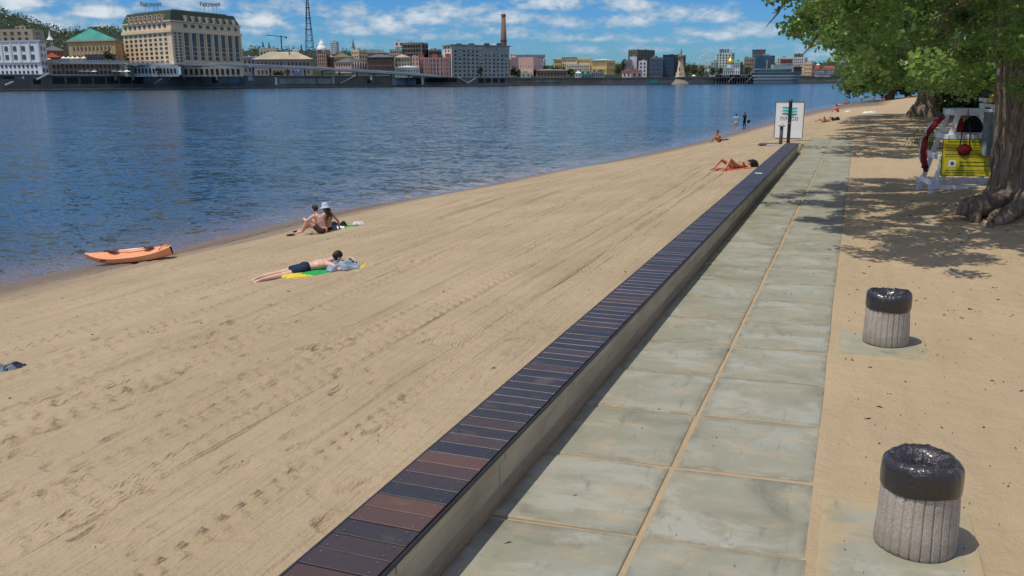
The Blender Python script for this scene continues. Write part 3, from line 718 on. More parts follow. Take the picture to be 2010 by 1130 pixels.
def human(label, loc, rz, J, skin, group=None, sex='m', voxel=.0085, scale=1.0, hair=HAIRD, hairlen=0, bald=False):
    """J: joints of the pose. Torso: pelvis, chest, neck, head; face = way the face looks, crown = way the top of the head points, side = body's left."""
    t = thing('person', label, 'person', loc, rz, group); t.scale = (scale,) * 3
    b = MB(); V_ = lambda k: Vector(J[k])
    pel, che, nec, hea = V_('pelvis'), V_('chest'), V_('neck'), V_('head'); side = Vector(J['side']).normalized()
    spine = (che - pel).normalized(); f = 1.0 if sex == 'm' else .88
    Rt = frame(spine, J.get('front', spine.cross(side)))      # x spine, y side, z front/back
    hipw = .165 if sex == 'm' else .175
    b.ell(pel, (.125, hipw, .108), Rt); b.ell(lerp(pel, che, .38), (.15, .138 * (1 if sex == 'm' else .9), .092), Rt)
    b.ell(lerp(pel, che, .78), (.16, .168 * f, .105), Rt); b.ell(che, (.13, .175 * f, .10), Rt); b.ell(lerp(che, nec, .45), (.085, .15 * f, .075), Rt)
    fr = Rt @ Vector((0, 0, 1))
    if sex == 'f':
        for s in (-1, 1): b.ell(che - spine * .05 + side * .075 * s + fr * .075 * J.get('fs', 1), (.06, .062, .052), Rt)
    capsule(b, lerp(che, nec, .6), .062 * f, lerp(nec, hea, .55), .054 * f)
    H = frame(J['crown'], J['face'])                           # x crown, y, z face
    b.ell(hea + H @ Vector((.022, 0, -.008)), (.108, .078, .096), H); b.ell(hea + H @ Vector((-.05, 0, .03)), (.068, .062, .066), H)
    b.ell(hea + H @ Vector((-.098, 0, .062)), (.026, .03, .024), H)                                   # chin
    capsule(b, hea + H @ Vector((.022, 0, .088)), .012, hea + H @ Vector((-.022, 0, .108)), .016, 10)  # nose
    capsule(b, hea + H @ Vector((-.055, -.02, .088)), .010, hea + H @ Vector((-.055, .02, .088)), .010, 8)   # mouth
    capsule(b, hea + H @ Vector((.032, -.04, .076)), .012, hea + H @ Vector((.032, .04, .076)), .012, 8)   # brow
    for s in (-1, 1): b.ell(hea + H @ Vector((-.005, .08 * s, -.005)), (.032, .012, .02), H, 10, 7)
    for s, S in ((1, 'L'), (-1, 'R')):
        sh_, el_, wr_ = V_('sh' + S), V_('el' + S), V_('wr' + S)
        capsule(b, lerp(che, sh_, .55), .07 * f, sh_, .058 * f); capsule(b, sh_, .056 * f, lerp(sh_, el_, .4), .05 * f); capsule(b, lerp(sh_, el_, .4), .05 * f, el_, .039 * f)
        capsule(b, el_, .04 * f, lerp(el_, wr_, .3), .042 * f); capsule(b, lerp(el_, wr_, .3), .042 * f, wr_, .027 * f)
        hd = Vector(J.get('hd' + S, wr_ - el_)).normalized(); pn = Vector(J.get('pn' + S, (0, 0, -1)))     # hand direction, palm normal
        R = frame(hd, pn); k = .92 * f if sex == 'm' else .85
        b.ell(wr_ + R @ Vector((.05 * k, 0, 0)), (.055 * k, .042 * k, .018 * k), R, 12, 8)
        for fi, (y, l) in enumerate(((-.032, .066), (-.011, .076), (.011, .071), (.031, .055))):
            p0 = wr_ + R @ Vector((.085 * k, y * k, 0)); p1 = p0 + R @ Vector((l * .55 * k, y * .25 * k, .010 * k)); p2 = p1 + R @ Vector((l * .5 * k, y * .1 * k, .028 * k))
            capsule(b, p0, .0102 * k, p1, .0092 * k, 8); capsule(b, p1, .0092 * k, p2, .0082 * k, 8)
        th = -s if J.get('flip' + S) else s
        p0 = wr_ + R @ Vector((.03 * k, .032 * k * th, .004)); p1 = wr_ + R @ Vector((.065 * k, .06 * k * th, .014)); p2 = wr_ + R @ Vector((.10 * k, .064 * k * th, .024))
        capsule(b, p0, .0125 * k, p1, .0105 * k, 8); capsule(b, p1, .0105 * k, p2, .009 * k, 8)
        hi, kn, an, to = V_('hi' + S), V_('kn' + S), V_('an' + S), V_('to' + S)
        capsule(b, hi, .088, lerp(hi, kn, .35), .080); capsule(b, lerp(hi, kn, .35), .080, kn, .053); 
        capsule(b, kn, .054, lerp(kn, an, .3), .056 * (1 if sex == 'm' else .95)); capsule(b, lerp(kn, an, .3), .056 * (1 if sex == 'm' else .95), an, .034)
        he = an - (Vector(to) - an).normalized() * .035
        capsule(b, he, .032, lerp(an, to, .55), .032); capsule(b, lerp(an, to, .5), .034, to, .020)
        fd = (to - an).normalized(); sd = side - fd * side.dot(fd); sd.normalize()
        for q in (-.028, -.012, .003, .017, .03): capsule(b, lerp(an, to, .85) + sd * q, .012, to + sd * q * 1.05 + fd * .015, .009, 8)
    body = fused(b, 'body', skin, t, voxel)
    for s in (-1, 1):
        if J.get('eyes', True): MB().ell(hea + H @ Vector((.010, .033 * s, .084)), (.010, .015, .009), H, 8, 6).obj('eye', EYE, t, True)
    if not bald:
        hb = MB()
        def cut(p):                                           # hair: cap that leaves the face free
            k = p.z
            if k > .045: p = Vector((max(p.x, .045 + (k - .045) * .9), p.y * .98, min(k, .075)))
            return p
        hb.ell(hea + H @ Vector((.026, 0, -.014)), (.118, .089, .106), H, 20, 12, 0, cut)
        if hairlen:
            for q in np.linspace(-1, 1, 7):
                hb.tube([hea + H @ Vector((.02, .07 * q, -.085 + .03 * abs(q))), hea + H @ Vector((-.09, .085 * q, -.105)), hea + H @ Vector((-.09 - hairlen * .6, .10 * q, -.13)), hea + H @ Vector((-.09 - hairlen, .085 * q, -.12))], [.04, .042, .036, .015], 10)
        fused(hb, 'hair', hair, t, max(voxel, .009), 3)
    return t, body
def garment(t, name, M, parts, voxel=.010, sm=4):
    b = MB()
    for p in parts:
        if len(p) == 4: capsule(b, *p)
        else: b.ell(p[0], p[1], p[2])
    return fused(b, name, M, t, voxel, sm)

# man lying face down on a yellow and green towel
f0, h0 = GS(500, 554), GS(672, 524)
d = h0 - f0; ln = math.hypot(d.x, d.y); az0 = math.atan2(d.y, d.x)
J = dict(pelvis=(.93, 0, .125), chest=(1.28, 0, .145), neck=(1.47, 0, .19), head=(1.62, .0, .235), side=(0, 1, 0), front=(0, 0, 1), crown=(.75, .1, .66), face=(.65, .2, -.7), eyes=True,
         shL=(1.42, .19, .14), elL=(1.56, .40, .06), wrL=(1.75, .22, .055), shR=(1.42, -.19, .14), elR=(1.54, -.41, .06), wrR=(1.73, -.20, .06),
         hdL=(.5, -.8, 0), hdR=(.5, .8, 0), pnL=(0, 0, -1), pnR=(0, 0, -1),
         hiL=(.90, .095, .11), knL=(.47, .15, .075), anL=(.06, .13, .065), toL=(-.12, .10, .03), hiR=(.90, -.095, .11), knR=(.47, -.11, .075), anR=(.06, -.10, .065), toR=(-.12, -.13, .03))
man, _ = human('man in navy swim shorts lying face down on a yellow and green towel', f0 + Vector((.08 * math.cos(az0), .08 * math.sin(az0), .0)), az0, J, SK1)
sc1 = ln / 1.78; man.scale = (sc1,) * 3; man.rotation_euler.y = -math.atan2(d.z, ln)
Rp = frame((1, 0, .05), (0, 0, 1))
garment(man, 'swim_shorts', FN, [((.93, 0, .127), (.135, .181, .124), Rp), ((1.0, 0, .13), (.05, .158, .113), Rp), ((.90, .095, .112), .101, (.70, .12, .098), .094), ((.90, -.095, .112), .101, (.70, -.105, .098), .094)])
def along(o, a, l, z=0):
    return Vector((f0.x + math.cos(az0) * a - math.sin(az0) * l, f0.y + math.sin(az0) * a + math.cos(az0) * l, 0))
def sitz(P, dz=.0): P = Vector(P); P.z = sandw(P) + dz; return P
cloth('beach_towel', 'yellow beach towel with a green middle under the lying man', 'towel', sitz(along(0, 1.42 * sc1, -.08), .005), az0, 1.75, .78, .035, FY, 21, 30, .35, flat=.6,
      mats=[FY, FGN], strip=lambda x, y: 1 if .30 < x + .12 * math.sin(y * 6) < .68 else 0)
cloth('shirt', 'crumpled light blue grey shirt in front of the lying man\'s face', 'shirt', sitz(along(0, 1.72 * sc1, -.20), .04), az0 + .1, .62, .40, .14, FLB, 33)
bg_ = cloth('bag', 'small black bag with a white strap beyond the lying man\'s head', 'bag', sitz(along(0, 1.93 * sc1, -.02), .03), az0 + .5, .20, .30, .11, FB, 12, 26, .6)
MB().tube([(.02, .1, .06), (.08, .13, .12), (.13, .05, .11), (.12, -.08, .05)], [.012] * 4, 8).obj('strap', FW, bg_, True)

# couple sitting at the water's edge
cp = GS(634, 458)
J = dict(pelvis=(0, 0, .12), chest=(.09, 0, .44), neck=(.17, 0, .61), head=(.22, -.03, .73), side=(.55, .83, 0), front=(.83, -.55, -.2), crown=(.30, -.12, 1), face=(.8, -.5, -.4),
         shL=(.21, .16, .535), elL=(.42, .22, .40), wrL=(.56, .05, .45), shR=(.01, -.18, .535), elR=(.22, -.33, .40), wrR=(.44, -.20, .42), hdL=(.3, -1, 0), hdR=(.2, 1, 0), pnL=(-.3, 0, -1), pnR=(-.3, 0, -1),
         hiL=(.05, .10, .11), knL=(.38, .17, .42), anL=(.60, .15, .07), toL=(.78, .17, .025), hiR=(.05, -.10, .11), knR=(.42, -.13, .43), anR=(.66, -.13, .07), toR=(.85, -.15, .025))
m2, _ = human('man with short dark hair sitting with knees drawn up beside a woman in a hat', cp, math.pi - .16, J, skin_mat('pink_skin', (.72, .42, .33)), 'couple sitting at the water edge', hair=HAIRB, scale=.95)
Rs = frame((.1, 0, 1), (1, 0, 0))
garment(m2, 'swim_shorts', FBR, [((0.01, 0, .105), (.10, .182, .122), Rs), ((.05, .1, .11), .098, (.17, .125, .22), .094), ((.05, -.1, .11), .098, (.19, -.11, .23), .094)])
wp = cp + Vector((.06, .44, 0)); wp.z = sandw(wp)
J = dict(pelvis=(0, 0, .12), chest=(-.02, 0, .43), neck=(.02, 0, .60), head=(.08, 0, .73), side=(0, 1, 0), front=(1, 0, 0), crown=(.15, 0, 1), face=(1, -.1, -.15),
         shL=(-.01, .18, .535), elL=(.14, .24, .30), wrL=(.34, .12, .28), shR=(-.03, -.18, .535), elR=(-.17, -.30, .30), wrR=(-.14, -.38, .05), hdR=(-.2, -1, 0), hdL=(1, -.4, 0), pnR=(0, 0, -1), pnL=(0, 0, -1),
         hiL=(.05, .10, .11), knL=(.42, .14, .34), anL=(.78, .13, .07), toL=(.95, .14, .05), hiR=(.05, -.10, .11), knR=(.42, -.12, .30), anR=(.80, -.12, .07), toR=(.97, -.13, .05))
w2, _ = human('long haired woman in a pale sun hat sitting at the water edge', wp, math.pi - .5, J, SK2, 'couple sitting at the water edge', 'f', hair=HAIRB, hairlen=.26, scale=.92)
Rs = frame((0, 0, 1), (1, 0, 0))
garment(w2, 'bikini_bottom', FB, [((0.0, 0, .11), (.085, .186, .12), Rs)]); garment(w2, 'bikini_top', FB, [((-.012, 0, .405), (.035, .165, .112), Rs), ((.055, .075, .39), (.05, .065, .065), Rs), ((.055, -.075, .39), (.05, .065, .065), Rs)])
hH = frame((.15, 0, 1), (1, -.1, -.15))
b = MB(); b.lathe([(0, .155), (.055, .152), (.085, .135), (.10, .09), (.106, .03), (.135, .005), (.165, -.02), (.162, -.024), (.13, -.002), (.10, .02), (0, .03)], 24)
o = b.obj('sun_hat', mat('pale_blue_cotton', (.50, .56, .68), .9, .1, 8), w2, True); o.location = Vector((.08, 0, .73)) + hH @ Vector((.03, 0, -.01)); o.rotation_euler = (0, rad(8), 0)
tp = GS(668, 447)
cloth('towel', 'green and white towel spread beside the couple at the water edge', 'towel', sitz(tp + Vector((.1, 0, 0)), .0), .3, 1.35, .62, .06, FGN, 41, 26, .5, flat=.4, mats=[FGN, FW, FN], strip=lambda x, y: 2 if x < .35 else (1 if x < .5 else 0))
cloth('dark_bag', 'navy bag lying on the towel behind the couple', 'bag', sitz(tp + Vector((-.08, .05, 0)), .05), .4, .5, .28, .17, FN, 43)
cloth('white_shirt', 'white shirt dropped at the right end of the green towel', 'shirt', sitz(tp + Vector((.52, .12, 0)), .05), .4, .30, .2, .07, FW, 44)
for q in ((571, 463), (583, 456)):
    P = GS(*q); o = MB().ell((0, 0, .03), (.13, .055, .035)).obj('sandal', FB, None, True, P, .4)
    tag(o, 'dark sandal left on the sand by the sitting man\'s feet', 'sandal', 'pair of dark sandals')

# woman sunbathing on a red towel beside the bench
sh0 = GS(1479, 327); sf0 = GS(1396, 337); d = sh0 - sf0; az1 = math.atan2(d.y, d.x)
J = dict(pelvis=(.72, 0, .115), chest=(1.05, 0, .12), neck=(1.23, 0, .12), head=(1.37, 0, .135), side=(0, -1, 0), front=(0, 0, 1), crown=(1, 0, .1), face=(.05, .35, 1),
         shL=(1.18, -.18, .11), elL=(1.08, -.42, .06), wrL=(.90, -.33, .06), shR=(1.18, .18, .11), elR=(1.32, .40, .10), wrR=(1.50, .22, .08), hdL=(-1, .2, 0), hdR=(.4, -.9, 0),
         hiL=(.68, -.10, .11), knL=(.34, -.18, .38), anL=(.06, -.26, .06), toL=(-.12, -.28, .03), hiR=(.68, .10, .11), knR=(.25, .20, .34), anR=(-.16, .10, .06), toR=(-.33, .08, .03))
sb, _ = human('tanned woman lying on her back with bent knees on a red towel by the bench', sf0, az1, J, SK2, None, 'f', hair=HAIRD, hairlen=.1)
sb.location = sh0 - Vector((math.cos(az1) * 1.58, math.sin(az1) * 1.58, 0)); sb.location.z = sandw(sb.location) + .02
Rs = frame((1, 0, 0), (0, 0, 1))
garment(sb, 'bikini_bottom', FBR, [((.72, 0, .115), (.085, .187, .121), Rs)]); garment(sb, 'bikini_top', FBR, [((1.03, 0, .12), (.035, .17, .113), Rs), ((1.0, .075, .195), (.05, .068, .06), Rs), ((1.0, -.075, .195), (.05, .068, .06), Rs)])
cloth('red_towel', 'red towel under the sunbathing woman by the bench', 'towel', sitz(sb.location + Vector((math.cos(az1) * .82, math.sin(az1) * .82, 0)), .0), az1, 1.55, .8, .03, FR, 51, 20, .3, flat=.6)
cloth('black_hat', 'black sun hat lying over the sunbathing woman\'s hair', 'hat', sitz(sh0 + Vector((-.05, -.02, 0)), .05), .3, .34, .34, .22, FB, 53, 18, .2, flat=.9)

# people farther along the beach
def sit_pose(lean=.0):
    return dict(pelvis=(0, 0, .12), chest=(.05 + lean, 0, .44), neck=(.12 + lean, 0, .61), head=(.18 + lean, 0, .74), side=(0, 1, 0), front=(1, 0, 0), crown=(.25, 0, 1), face=(1, 0, -.3), eyes=False,
         shL=(.08 + lean, .19, .535), elL=(.26 + lean, .25, .36), wrL=(.42, .12, .36), shR=(.08 + lean, -.19, .535), elR=(.27 + lean, -.25, .36), wrR=(.43, -.10, .36), hdL=(.4, -1, 0), hdR=(.4, 1, 0),
         hiL=(.05, .10, .11), knL=(.38, .14, .42), anL=(.58, .13, .07), toL=(.76, .14, .03), hiR=(.05, -.10, .11), knR=(.36, -.14, .43), anR=(.56, -.13, .07), toR=(.74, -.14, .03))
def stand_pose(st=.12):
    return dict(pelvis=(0, 0, .95), chest=(.02, 0, 1.27), neck=(.03, 0, 1.45), head=(.06, 0, 1.60), side=(0, 1, 0), front=(1, 0, 0), crown=(.05, 0, 1), face=(1, 0, -.1), eyes=False,
         shL=(.02, .19, 1.40), elL=(-.03, .26, 1.13), wrL=(.08, .26, .90), shR=(.02, -.19, 1.40), elR=(-.05, -.25, 1.13), wrR=(.06, -.26, .90), hdL=(.1, 0, -1), hdR=(.1, 0, -1), pnL=(0, -1, 0), pnR=(0, 1, 0),
         hiL=(0, .095, .92), knL=(st, .10, .50), anL=(st * .8, .11, .07), toL=(st * .8 + .16, .13, .025), hiR=(0, -.095, .92), knR=(-st * .3, -.10, .49), anR=(-st * 1.9, -.11, .09), toR=(-st * 1.9 + .15, -.13, .03))
Rz = frame((0, 0, 1), (1, 0, 0))
P = GS(1412, 279)
t, _ = human('deeply tanned person sitting with knees up on the sand right beside the water', P, math.pi + .2, sit_pose(), SK3, None, voxel=.014)
garment(t, 'swim_trunks', FB, [((0, 0, .11), (.10, .18, .125), Rz)], .014)
cloth('dark_towel', 'dark towel lying behind the lone sitting person at the water', 'towel', sitz(GS(1424, 275)), .5, .75, .4, .14, FN, 61, 14)
P = GS(1444, 258); P.z = max(P.z, WATER_Z - .06)
t, _ = human('woman in a light blue shirt and white shorts walking along the waterline', P, math.pi * .55, stand_pose(.08), SK4, 'two people at the waterline', 'f', .014, hair=HAIRD)
garment(t, 'shirt', mat('sky_blue_shirt', (.35, .55, .75), .9), [((.01, 0, 1.12), (.16, .17, .12), Rz), ((.02, 0, 1.3), (.14, .18, .12), Rz), ((.02, .17, 1.40), .075, (-.02, .24, 1.22), .065), ((.02, -.17, 1.40), .075, (-.03, -.23, 1.22), .065)], .014)
garment(t, 'shorts', FW, [((0, 0, .93), (.13, .19, .13), Rz), ((0, .095, .9), .1, (.05, .1, .72), .09), ((0, -.095, .9), .1, (-.01, -.1, .72), .09)], .014)
P = Vector(G(1461, 247, WATER_Z))
t, _ = human('man in black shirt and black trousers wading at the edge of the river', P, math.pi * .75, stand_pose(.05), SK4, 'two people at the waterline', 'm', .014)
t.location.z = WATER_Z - .22
garment(t, 'shirt', FB, [((.01, 0, 1.1), (.17, .18, .125), Rz), ((.02, 0, 1.3), (.14, .2, .125), Rz), ((.02, .18, 1.40), .078, (-.03, .255, 1.13), .06), ((.02, -.18, 1.40), .078, (-.05, -.245, 1.13), .06)], .014)
garment(t, 'trousers', FB, [((0, 0, .93), (.13, .18, .125), Rz), ((0, .095, .9), .1, (.05, .1, .5), .075), ((0, -.095, .9), .1, (-.015, -.1, .5), .075), ((.05, .1, .5), .075, (.045, .11, .2), .06), ((-.015, -.1, .5), .075, (-.07, -.11, .2), .06)], .014)
P = Vector(G(1469, 246, WATER_Z)); o = MB().box((0, 0, .2), (.32, .16, .34), taper=.85).obj('beach_bag', FB, None, False, P + Vector((0, 0, .25)), .3); bevel(o, .03); tag(o, 'black bag carried low at the wading man\'s side', 'bag')
# lying person beyond the sign
h1 = GS(1634, 237); d = GS(1596, 243) - h1; az2 = math.atan2(-d.y, -d.x)
J = dict(pelvis=(.85, 0, .115), chest=(1.18, 0, .13), neck=(1.36, 0, .15), head=(1.50, 0, .2), side=(0, -1, 0), front=(0, 0, 1), crown=(1, 0, .5), face=(-.3, 0, 1), eyes=False,
         shL=(1.31, -.18, .12), elL=(1.15, -.34, .08), wrL=(.95, -.24, .1), shR=(1.31, .18, .12), elR=(1.15, .34, .08), wrR=(.95, .24, .1), hdL=(-1, .2, 0), hdR=(-1, -.2, 0),
         hiL=(.81, -.10, .11), knL=(.52, -.13, .42), anL=(.32, -.13, .06), toL=(.14, -.14, .03), hiR=(.81, .10, .11), knR=(.36, .13, .22), anR=(-.02, .12, .07), toR=(-.14, .13, .12))
lp = GS(1615, 240)
t, _ = human('person in black swimwear sunbathing on the sand behind the white sign', lp - Vector((math.cos(az2) * .8, math.sin(az2) * .8, 0)), az2, J, SK4, None, 'f', .016, hairlen=.12); t.scale = (1.25,) * 3
garment(t, 'swimsuit', FB, [((.85, 0, .115), (.10, .19, .122), frame((1, 0, 0), (0, 0, 1))), ((1.15, 0, .13), (.06, .175, .12), frame((1, 0, 0), (0, 0, 1)))], .016)
cloth('black_towel', 'black towel bundle at the head of the sunbather behind the sign', 'towel', sitz(h1 + Vector((.3, .3, 0))), .3, 1.0, .6, .42, FB, 71, 14)
P = GS(1645, 220)
t, _ = human('sunburnt person sitting on the far sand near the pink board', P, math.pi - .1, sit_pose(.03), skin_mat('red_skin', (.55, .17, .11)), None, 'm', .018); t.scale = (1.25,) * 3
garment(t, 'swim_trunks', FBR, [((0, 0, .11), (.10, .18, .125), Rz)], .018)
P = GS(1662, 205)
t, _ = human('bather sitting on the end of the pink board at the waterline', P, math.pi * .8, sit_pose(), SK2, None, 'm', .018); t.scale = (1.2,) * 3
garment(t, 'swim_trunks', FBR, [((0, 0, .11), (.10, .18, .125), Rz)], .018)
pa, pb = G(1628, 208.5, -1.5), G(1664, 203.5, -1.5); mid = (pa + pb) / 2
o = MB().ell((0, 0, .1), (min(3.2, np.linalg.norm(pb - pa) / 2), .42, .14), None, 20, 8).obj('paddle_board', mat('pale_pink_board', (.72, .42, .36), .5), None, True, Vector((mid[0], mid[1], WATER_Z + .05)), math.atan2(pb[1] - pa[1], pb[0] - pa[0]))
tag(o, 'pale pink board floating at the far waterline', 'paddle board')
P = GS(1690, 203)
t, _ = human('person in a white T-shirt walking along the far beach', P, -.6, stand_pose(.16), SK2, None, 'm', .018, hair=HAIRD); t.scale = (1.05,) * 3
garment(t, 'shirt', FW, [((.01, 0, 1.1), (.17, .18, .125), Rz), ((.02, 0, 1.3), (.14, .2, .125), Rz), ((.02, .18, 1.40), .078, (-.02, .25, 1.2), .065), ((.02, -.18, 1.40), .078, (-.03, -.24, 1.2), .065)], .018)
garment(t, 'shorts', FR, [((0, 0, .93), (.13, .18, .125), Rz), ((0, .095, .9), .1, (.1, .1, .6), .085), ((0, -.095, .9), .1, (-.03, -.1, .6), .085)], .018)
P = GS(1715, 202)
t, _ = human('child in red swimwear wading beyond the person in the white T-shirt', P, 2.2, stand_pose(.05), SK2, None, 'm', .018); t.scale = (.95,) * 3
garment(t, 'swim_trunks', FR, [((0, 0, .93), (.13, .18, .125), Rz), ((0, .095, .9), .1, (.04, .1, .75), .09), ((0, -.095, .9), .1, (-.01, -.1, .75), .09)], .018)
P = GS(1736, 198)
t, _ = human('person in dark red bathing clothes sitting on the sand beside the far small tree', P, 2.4, sit_pose(.05), SK2, None, 'f', .02, hairlen=.1); t.scale = (1.2,) * 3
garment(t, 'swimsuit', FR, [((0, 0, .11), (.10, .185, .125), Rz), ((.03, 0, .38), (.12, .175, .115), Rz)], .02)
for (px, py, w, l, M, lb) in ((1708, 221, 1.0, .6, FW, 'white towel on the far sand at the edge of the tree shade'), (1664, 219, .5, .35, FW, 'small white cloth on the sand right of the sunburnt person')):
    cloth('towel', lb, 'towel', sitz(GS(px, py)), .3, w * 1.3, l * 1.3, .22, M, px, 12)
# ------------------------------------------------------------------ lifeguard chair
q1, q2 = GS(1796, 372), GS(1830, 384)
fx = (q2 - q1); fx.z = 0; CW = max(1.15, min(fx.length, 1.5)); yv = fx.normalized()             # along the ladder front, towards the camera
LC = thing('lifeguard_chair', 'tall white wooden lifeguard chair standing behind the big tree trunk', 'lifeguard chair', q1 + (q2 - q1) / 2, 0)
ang = math.atan2(yv.y, yv.x) + math.pi / 2                                                    # local +x points away from the river, -y towards the camera
LC.rotation_euler.z = ang
LC.location.z = min(q1.z, q2.z) - .02
CL = 1.55; HW = CW / 2
WOODW = mat('white_painted_wood', (.88, .89, .89), .6, .18, 7, .15, 30)
def legpt(fr, sd, z):                                       # leaning legs: narrower towards the top
    k = z / 2.5
    x = (0 + .62 * k) if fr else (CL + .22 - .30 * k)
    return Vector((x, sd * (HW - .16 * k), z))
for fr in (True, False):
    for sd in (-1, 1):
        b = MB(); b.bar(legpt(fr, sd, 0), legpt(fr, sd, 2.42 if fr else 2.62), .13, .06, up=(0, 1, 0)); bevel(b.obj('leg', WOODW, LC), .006)
for z in (.43, 1.14):
    b = MB(); a, c = legpt(True, -1, z), legpt(True, 1, z); b.bar(a + Vector((-.06, -.08, 0)), c + Vector((-.06, .08, 0)), .05, .15); bevel(b.obj('ladder_rung', WOODW, LC), .006)
for sd in (-1, 1):
    for z, w, nm in ((.33, .13, 'bottom_rail'), (1.72, .16, 'seat_rail'), (2.40, .17, 'arm_rail')):
        e = Vector((0, sd * .055, 0)); b = MB(); b.bar(legpt(True, sd, z) + e + Vector((-.14, 0, 0)), legpt(False, sd, z) + e + Vector((.10, 0, 0)), .035, w); bevel(b.obj(nm, WOODW, LC), .006)
    if sd < 0: b = MB(); e = Vector((0, sd * .02, 0)); b.bar(legpt(True, sd, .36) + e, legpt(True, sd, 1.0) + e + Vector((.45, 0, 0)), .03, .10); bevel(b.obj('brace', WOODW, LC), .006)
for z, nm in ((1.72, 'front_seat_rail'), (2.38, 'front_arm_rail')):
    b = MB(); e = Vector((-.075, 0, 0)); b.bar(legpt(True, -1, z) + e + Vector((0, -.1, 0)), legpt(True, 1, z) + e + Vector((0, .1, 0)), .035, .15); bevel(b.obj(nm, WOODW, LC), .006)
b = MB()
for k in range(8): b.box((.52 + k * .135, 0, 1.83), (.11, CW - .28, .03))
b.obj('seat', WOODW, LC)
b = MB()
for k in range(6): z = 1.98 + k * .15; b.box((CL - .02 - .03 * k, 0, z), (.03, CW - .34, .10))
b.obj('backrest', WOODW, LC)
def lcw(x, y, z): return LC.matrix_basis @ Vector((x, y, z))
YB = mat('yellow_board', (.66, .56, .03), .5, .1, 5); DK = mat('board_print', (.10, .09, .02), .6)
nb = thing('notice_board', 'yellow rules board with lines of print hung on the side of the lifeguard chair', 'notice board', lcw(.98, -HW - .04, 1.16), ang)
nb.rotation_euler.x = rad(-4)
bevel(MB().box((0, -.03, 0), (1.50, .02, 1.0)).obj('board', YB, nb), .006)
b = MB()
for s in (-1, 1): b.box((s * .755, -.03, 0), (.014, .026, 1.02)); b.box((0, -.03, s * .505), (1.524, .026, .014))
b.obj('border', DK, nb)
rg = random.Random(5)
for (z, x0, x1, h) in ((.44, -.64, .5, .04), (.35, -.68, .2, .026), (.28, -.68, .66, .026), (.21, -.68, .64, .026), (.09, -.68, .68, .03), (.03, -.68, .5, .022), (-.12, -.28, .36, .045), (-.22, -.28, .62, .045), (-.35, -.66, .66, .028), (-.41, -.66, .4, .028)):
    x = x0; b = MB()
    while x < x1:
        w = rg.uniform(.05, .16); w = min(w, x1 - x + .02); b.box((x + w / 2, -.0415, z), (w, .004, h * .6)); x += w + .012
    b.obj('print_line', DK, nb)['kind'] = 'stuff'
b = MB(); b.box((-.48, -.0415, -.16), (.17, .004, .17)); b.obj('emblem', WHITE, nb)
b = MB(); b.lathe([(0, 0), (.055, 0), (.055, .003), (0, .003)], 16); o = b.obj('emblem_mark', mat('blue_print', (.05, .12, .3), .5), nb); o.location = (-.48, -.0440, -.16); o.rotation_euler = (rad(90), 0, 0)
# rescue tube, bags and towel hanging on the chair
RT = mat('dark_red_foam', (.30, .012, .02), .5, .2, 8); rt = thing('rescue_tube', 'curved dark red rescue tube with white edge hanging on the front of the lifeguard chair', 'rescue tube', lcw(0, 0, 0), ang)
pts = [(.30, -.28, 2.28), (.10, -.30, 2.12), (-.06, -.30, 1.88), (-.15, -.28, 1.6), (-.17, -.25, 1.3), (-.12, -.22, 1.02), (-.06, -.2, .88), (-.03, -.2, .70)]
b = MB(); b.tube(pts, [.06, .09, .10, .10, .10, .095, .08, .06], 12); b.obj('tube', RT, rt, True)
b = MB(); b.tube([(p[0] - .09, p[1] - .02, p[2] + .02) for p in pts[1:6]], [.03] * 5, 8); b.obj('white_edge', WHITE, rt, True)
b = MB(); b.tube([pts[6], (-.07, -.2, .80)], [.10, .10], 12); b.obj('strap', FB, rt, True)
rb = thing('red_bag', 'dark red bag hanging by a long strap in front of the yellow board', 'bag', lcw(.78, -HW + .02, 1.5), ang)
b = MB(); b.ell((0, -.09, -.12), (.19, .07, .17), None, 16, 10, 0, lambda p: Vector((p.x * (1 + .12 * math.sin(p.z * 30)), p.y, p.z))); b.obj('pouch', mat('red_fabric', (.24, .012, .018), .8, .3, 12), rb, True)
b = MB(); b.tube([(-.12, -.07, 0), (-.07, -.03, .55), (.02, .02, .98), (.10, -.03, .5), (.13, -.08, -.02)], [.016] * 5, 8); b.obj('strap', FB, rb, True)
bp = thing('backpack', 'black backpack hanging under the arm rail of the lifeguard chair', 'backpack', lcw(1.02, -HW + .30, 2.02), ang)
b = MB(); b.ell((0, 0, 0), (.27, .16, .28), None, 16, 10, 0, lambda p: Vector((p.x * (1.0 - p.z * .7), p.y, p.z))); b.obj('pack', FB, bp, True)
b = MB(); b.tube([(-.05, 0, .25), (0, -.04, .36), (.05, 0, .25)], [.018] * 3, 8); b.obj('handle', FB, bp, True)
rj = MB(); rj.ell((0, 0, 0), (.10, .09, .26), None, 14, 9, 0, lambda p: Vector((p.x * (1 - p.z), p.y, p.z))); o = rj.obj('red_cloth', mat('red_fabric', (.24, .012, .018), .8, .3, 12), None, True, lcw(.70, -HW + .25, 2.0), ang); tag(o, 'dark red cloth tucked beside the black backpack', 'cloth')
V = []; Fs = []; n = 22
for j in range(n + 1):
    for i in range(n + 1):
        x = i / n; y = j / n
        V.append((( x - .5) * (.34 + .26 * y) + .18 * y - .10, -.05 + .045 * math.sin(x * 17 + y * 3) * (.3 + y) - .05 * y, -y * (1.15 + .1 * math.sin(x * 9))))
for j in range(n):
    for i in range(n): a = j * (n + 1) + i; Fs.append((a, a + 1, a + n + 2, a + n + 1))
tw = MB(); tw.add(V, Fs); o = tw.obj('grey_towel', mat('grey_green_towel', (.32, .36, .35), .95, .45, 9, .4, 60, stretch=(5, 1, 1)), None, True, lcw(1.42, -HW - .10, 2.42), ang + .05); sd_ = o.modifiers.new('solid', 'SOLIDIFY'); sd_.thickness = .012
tag(o, 'grey towel draped over the back corner of the lifeguard chair', 'towel')
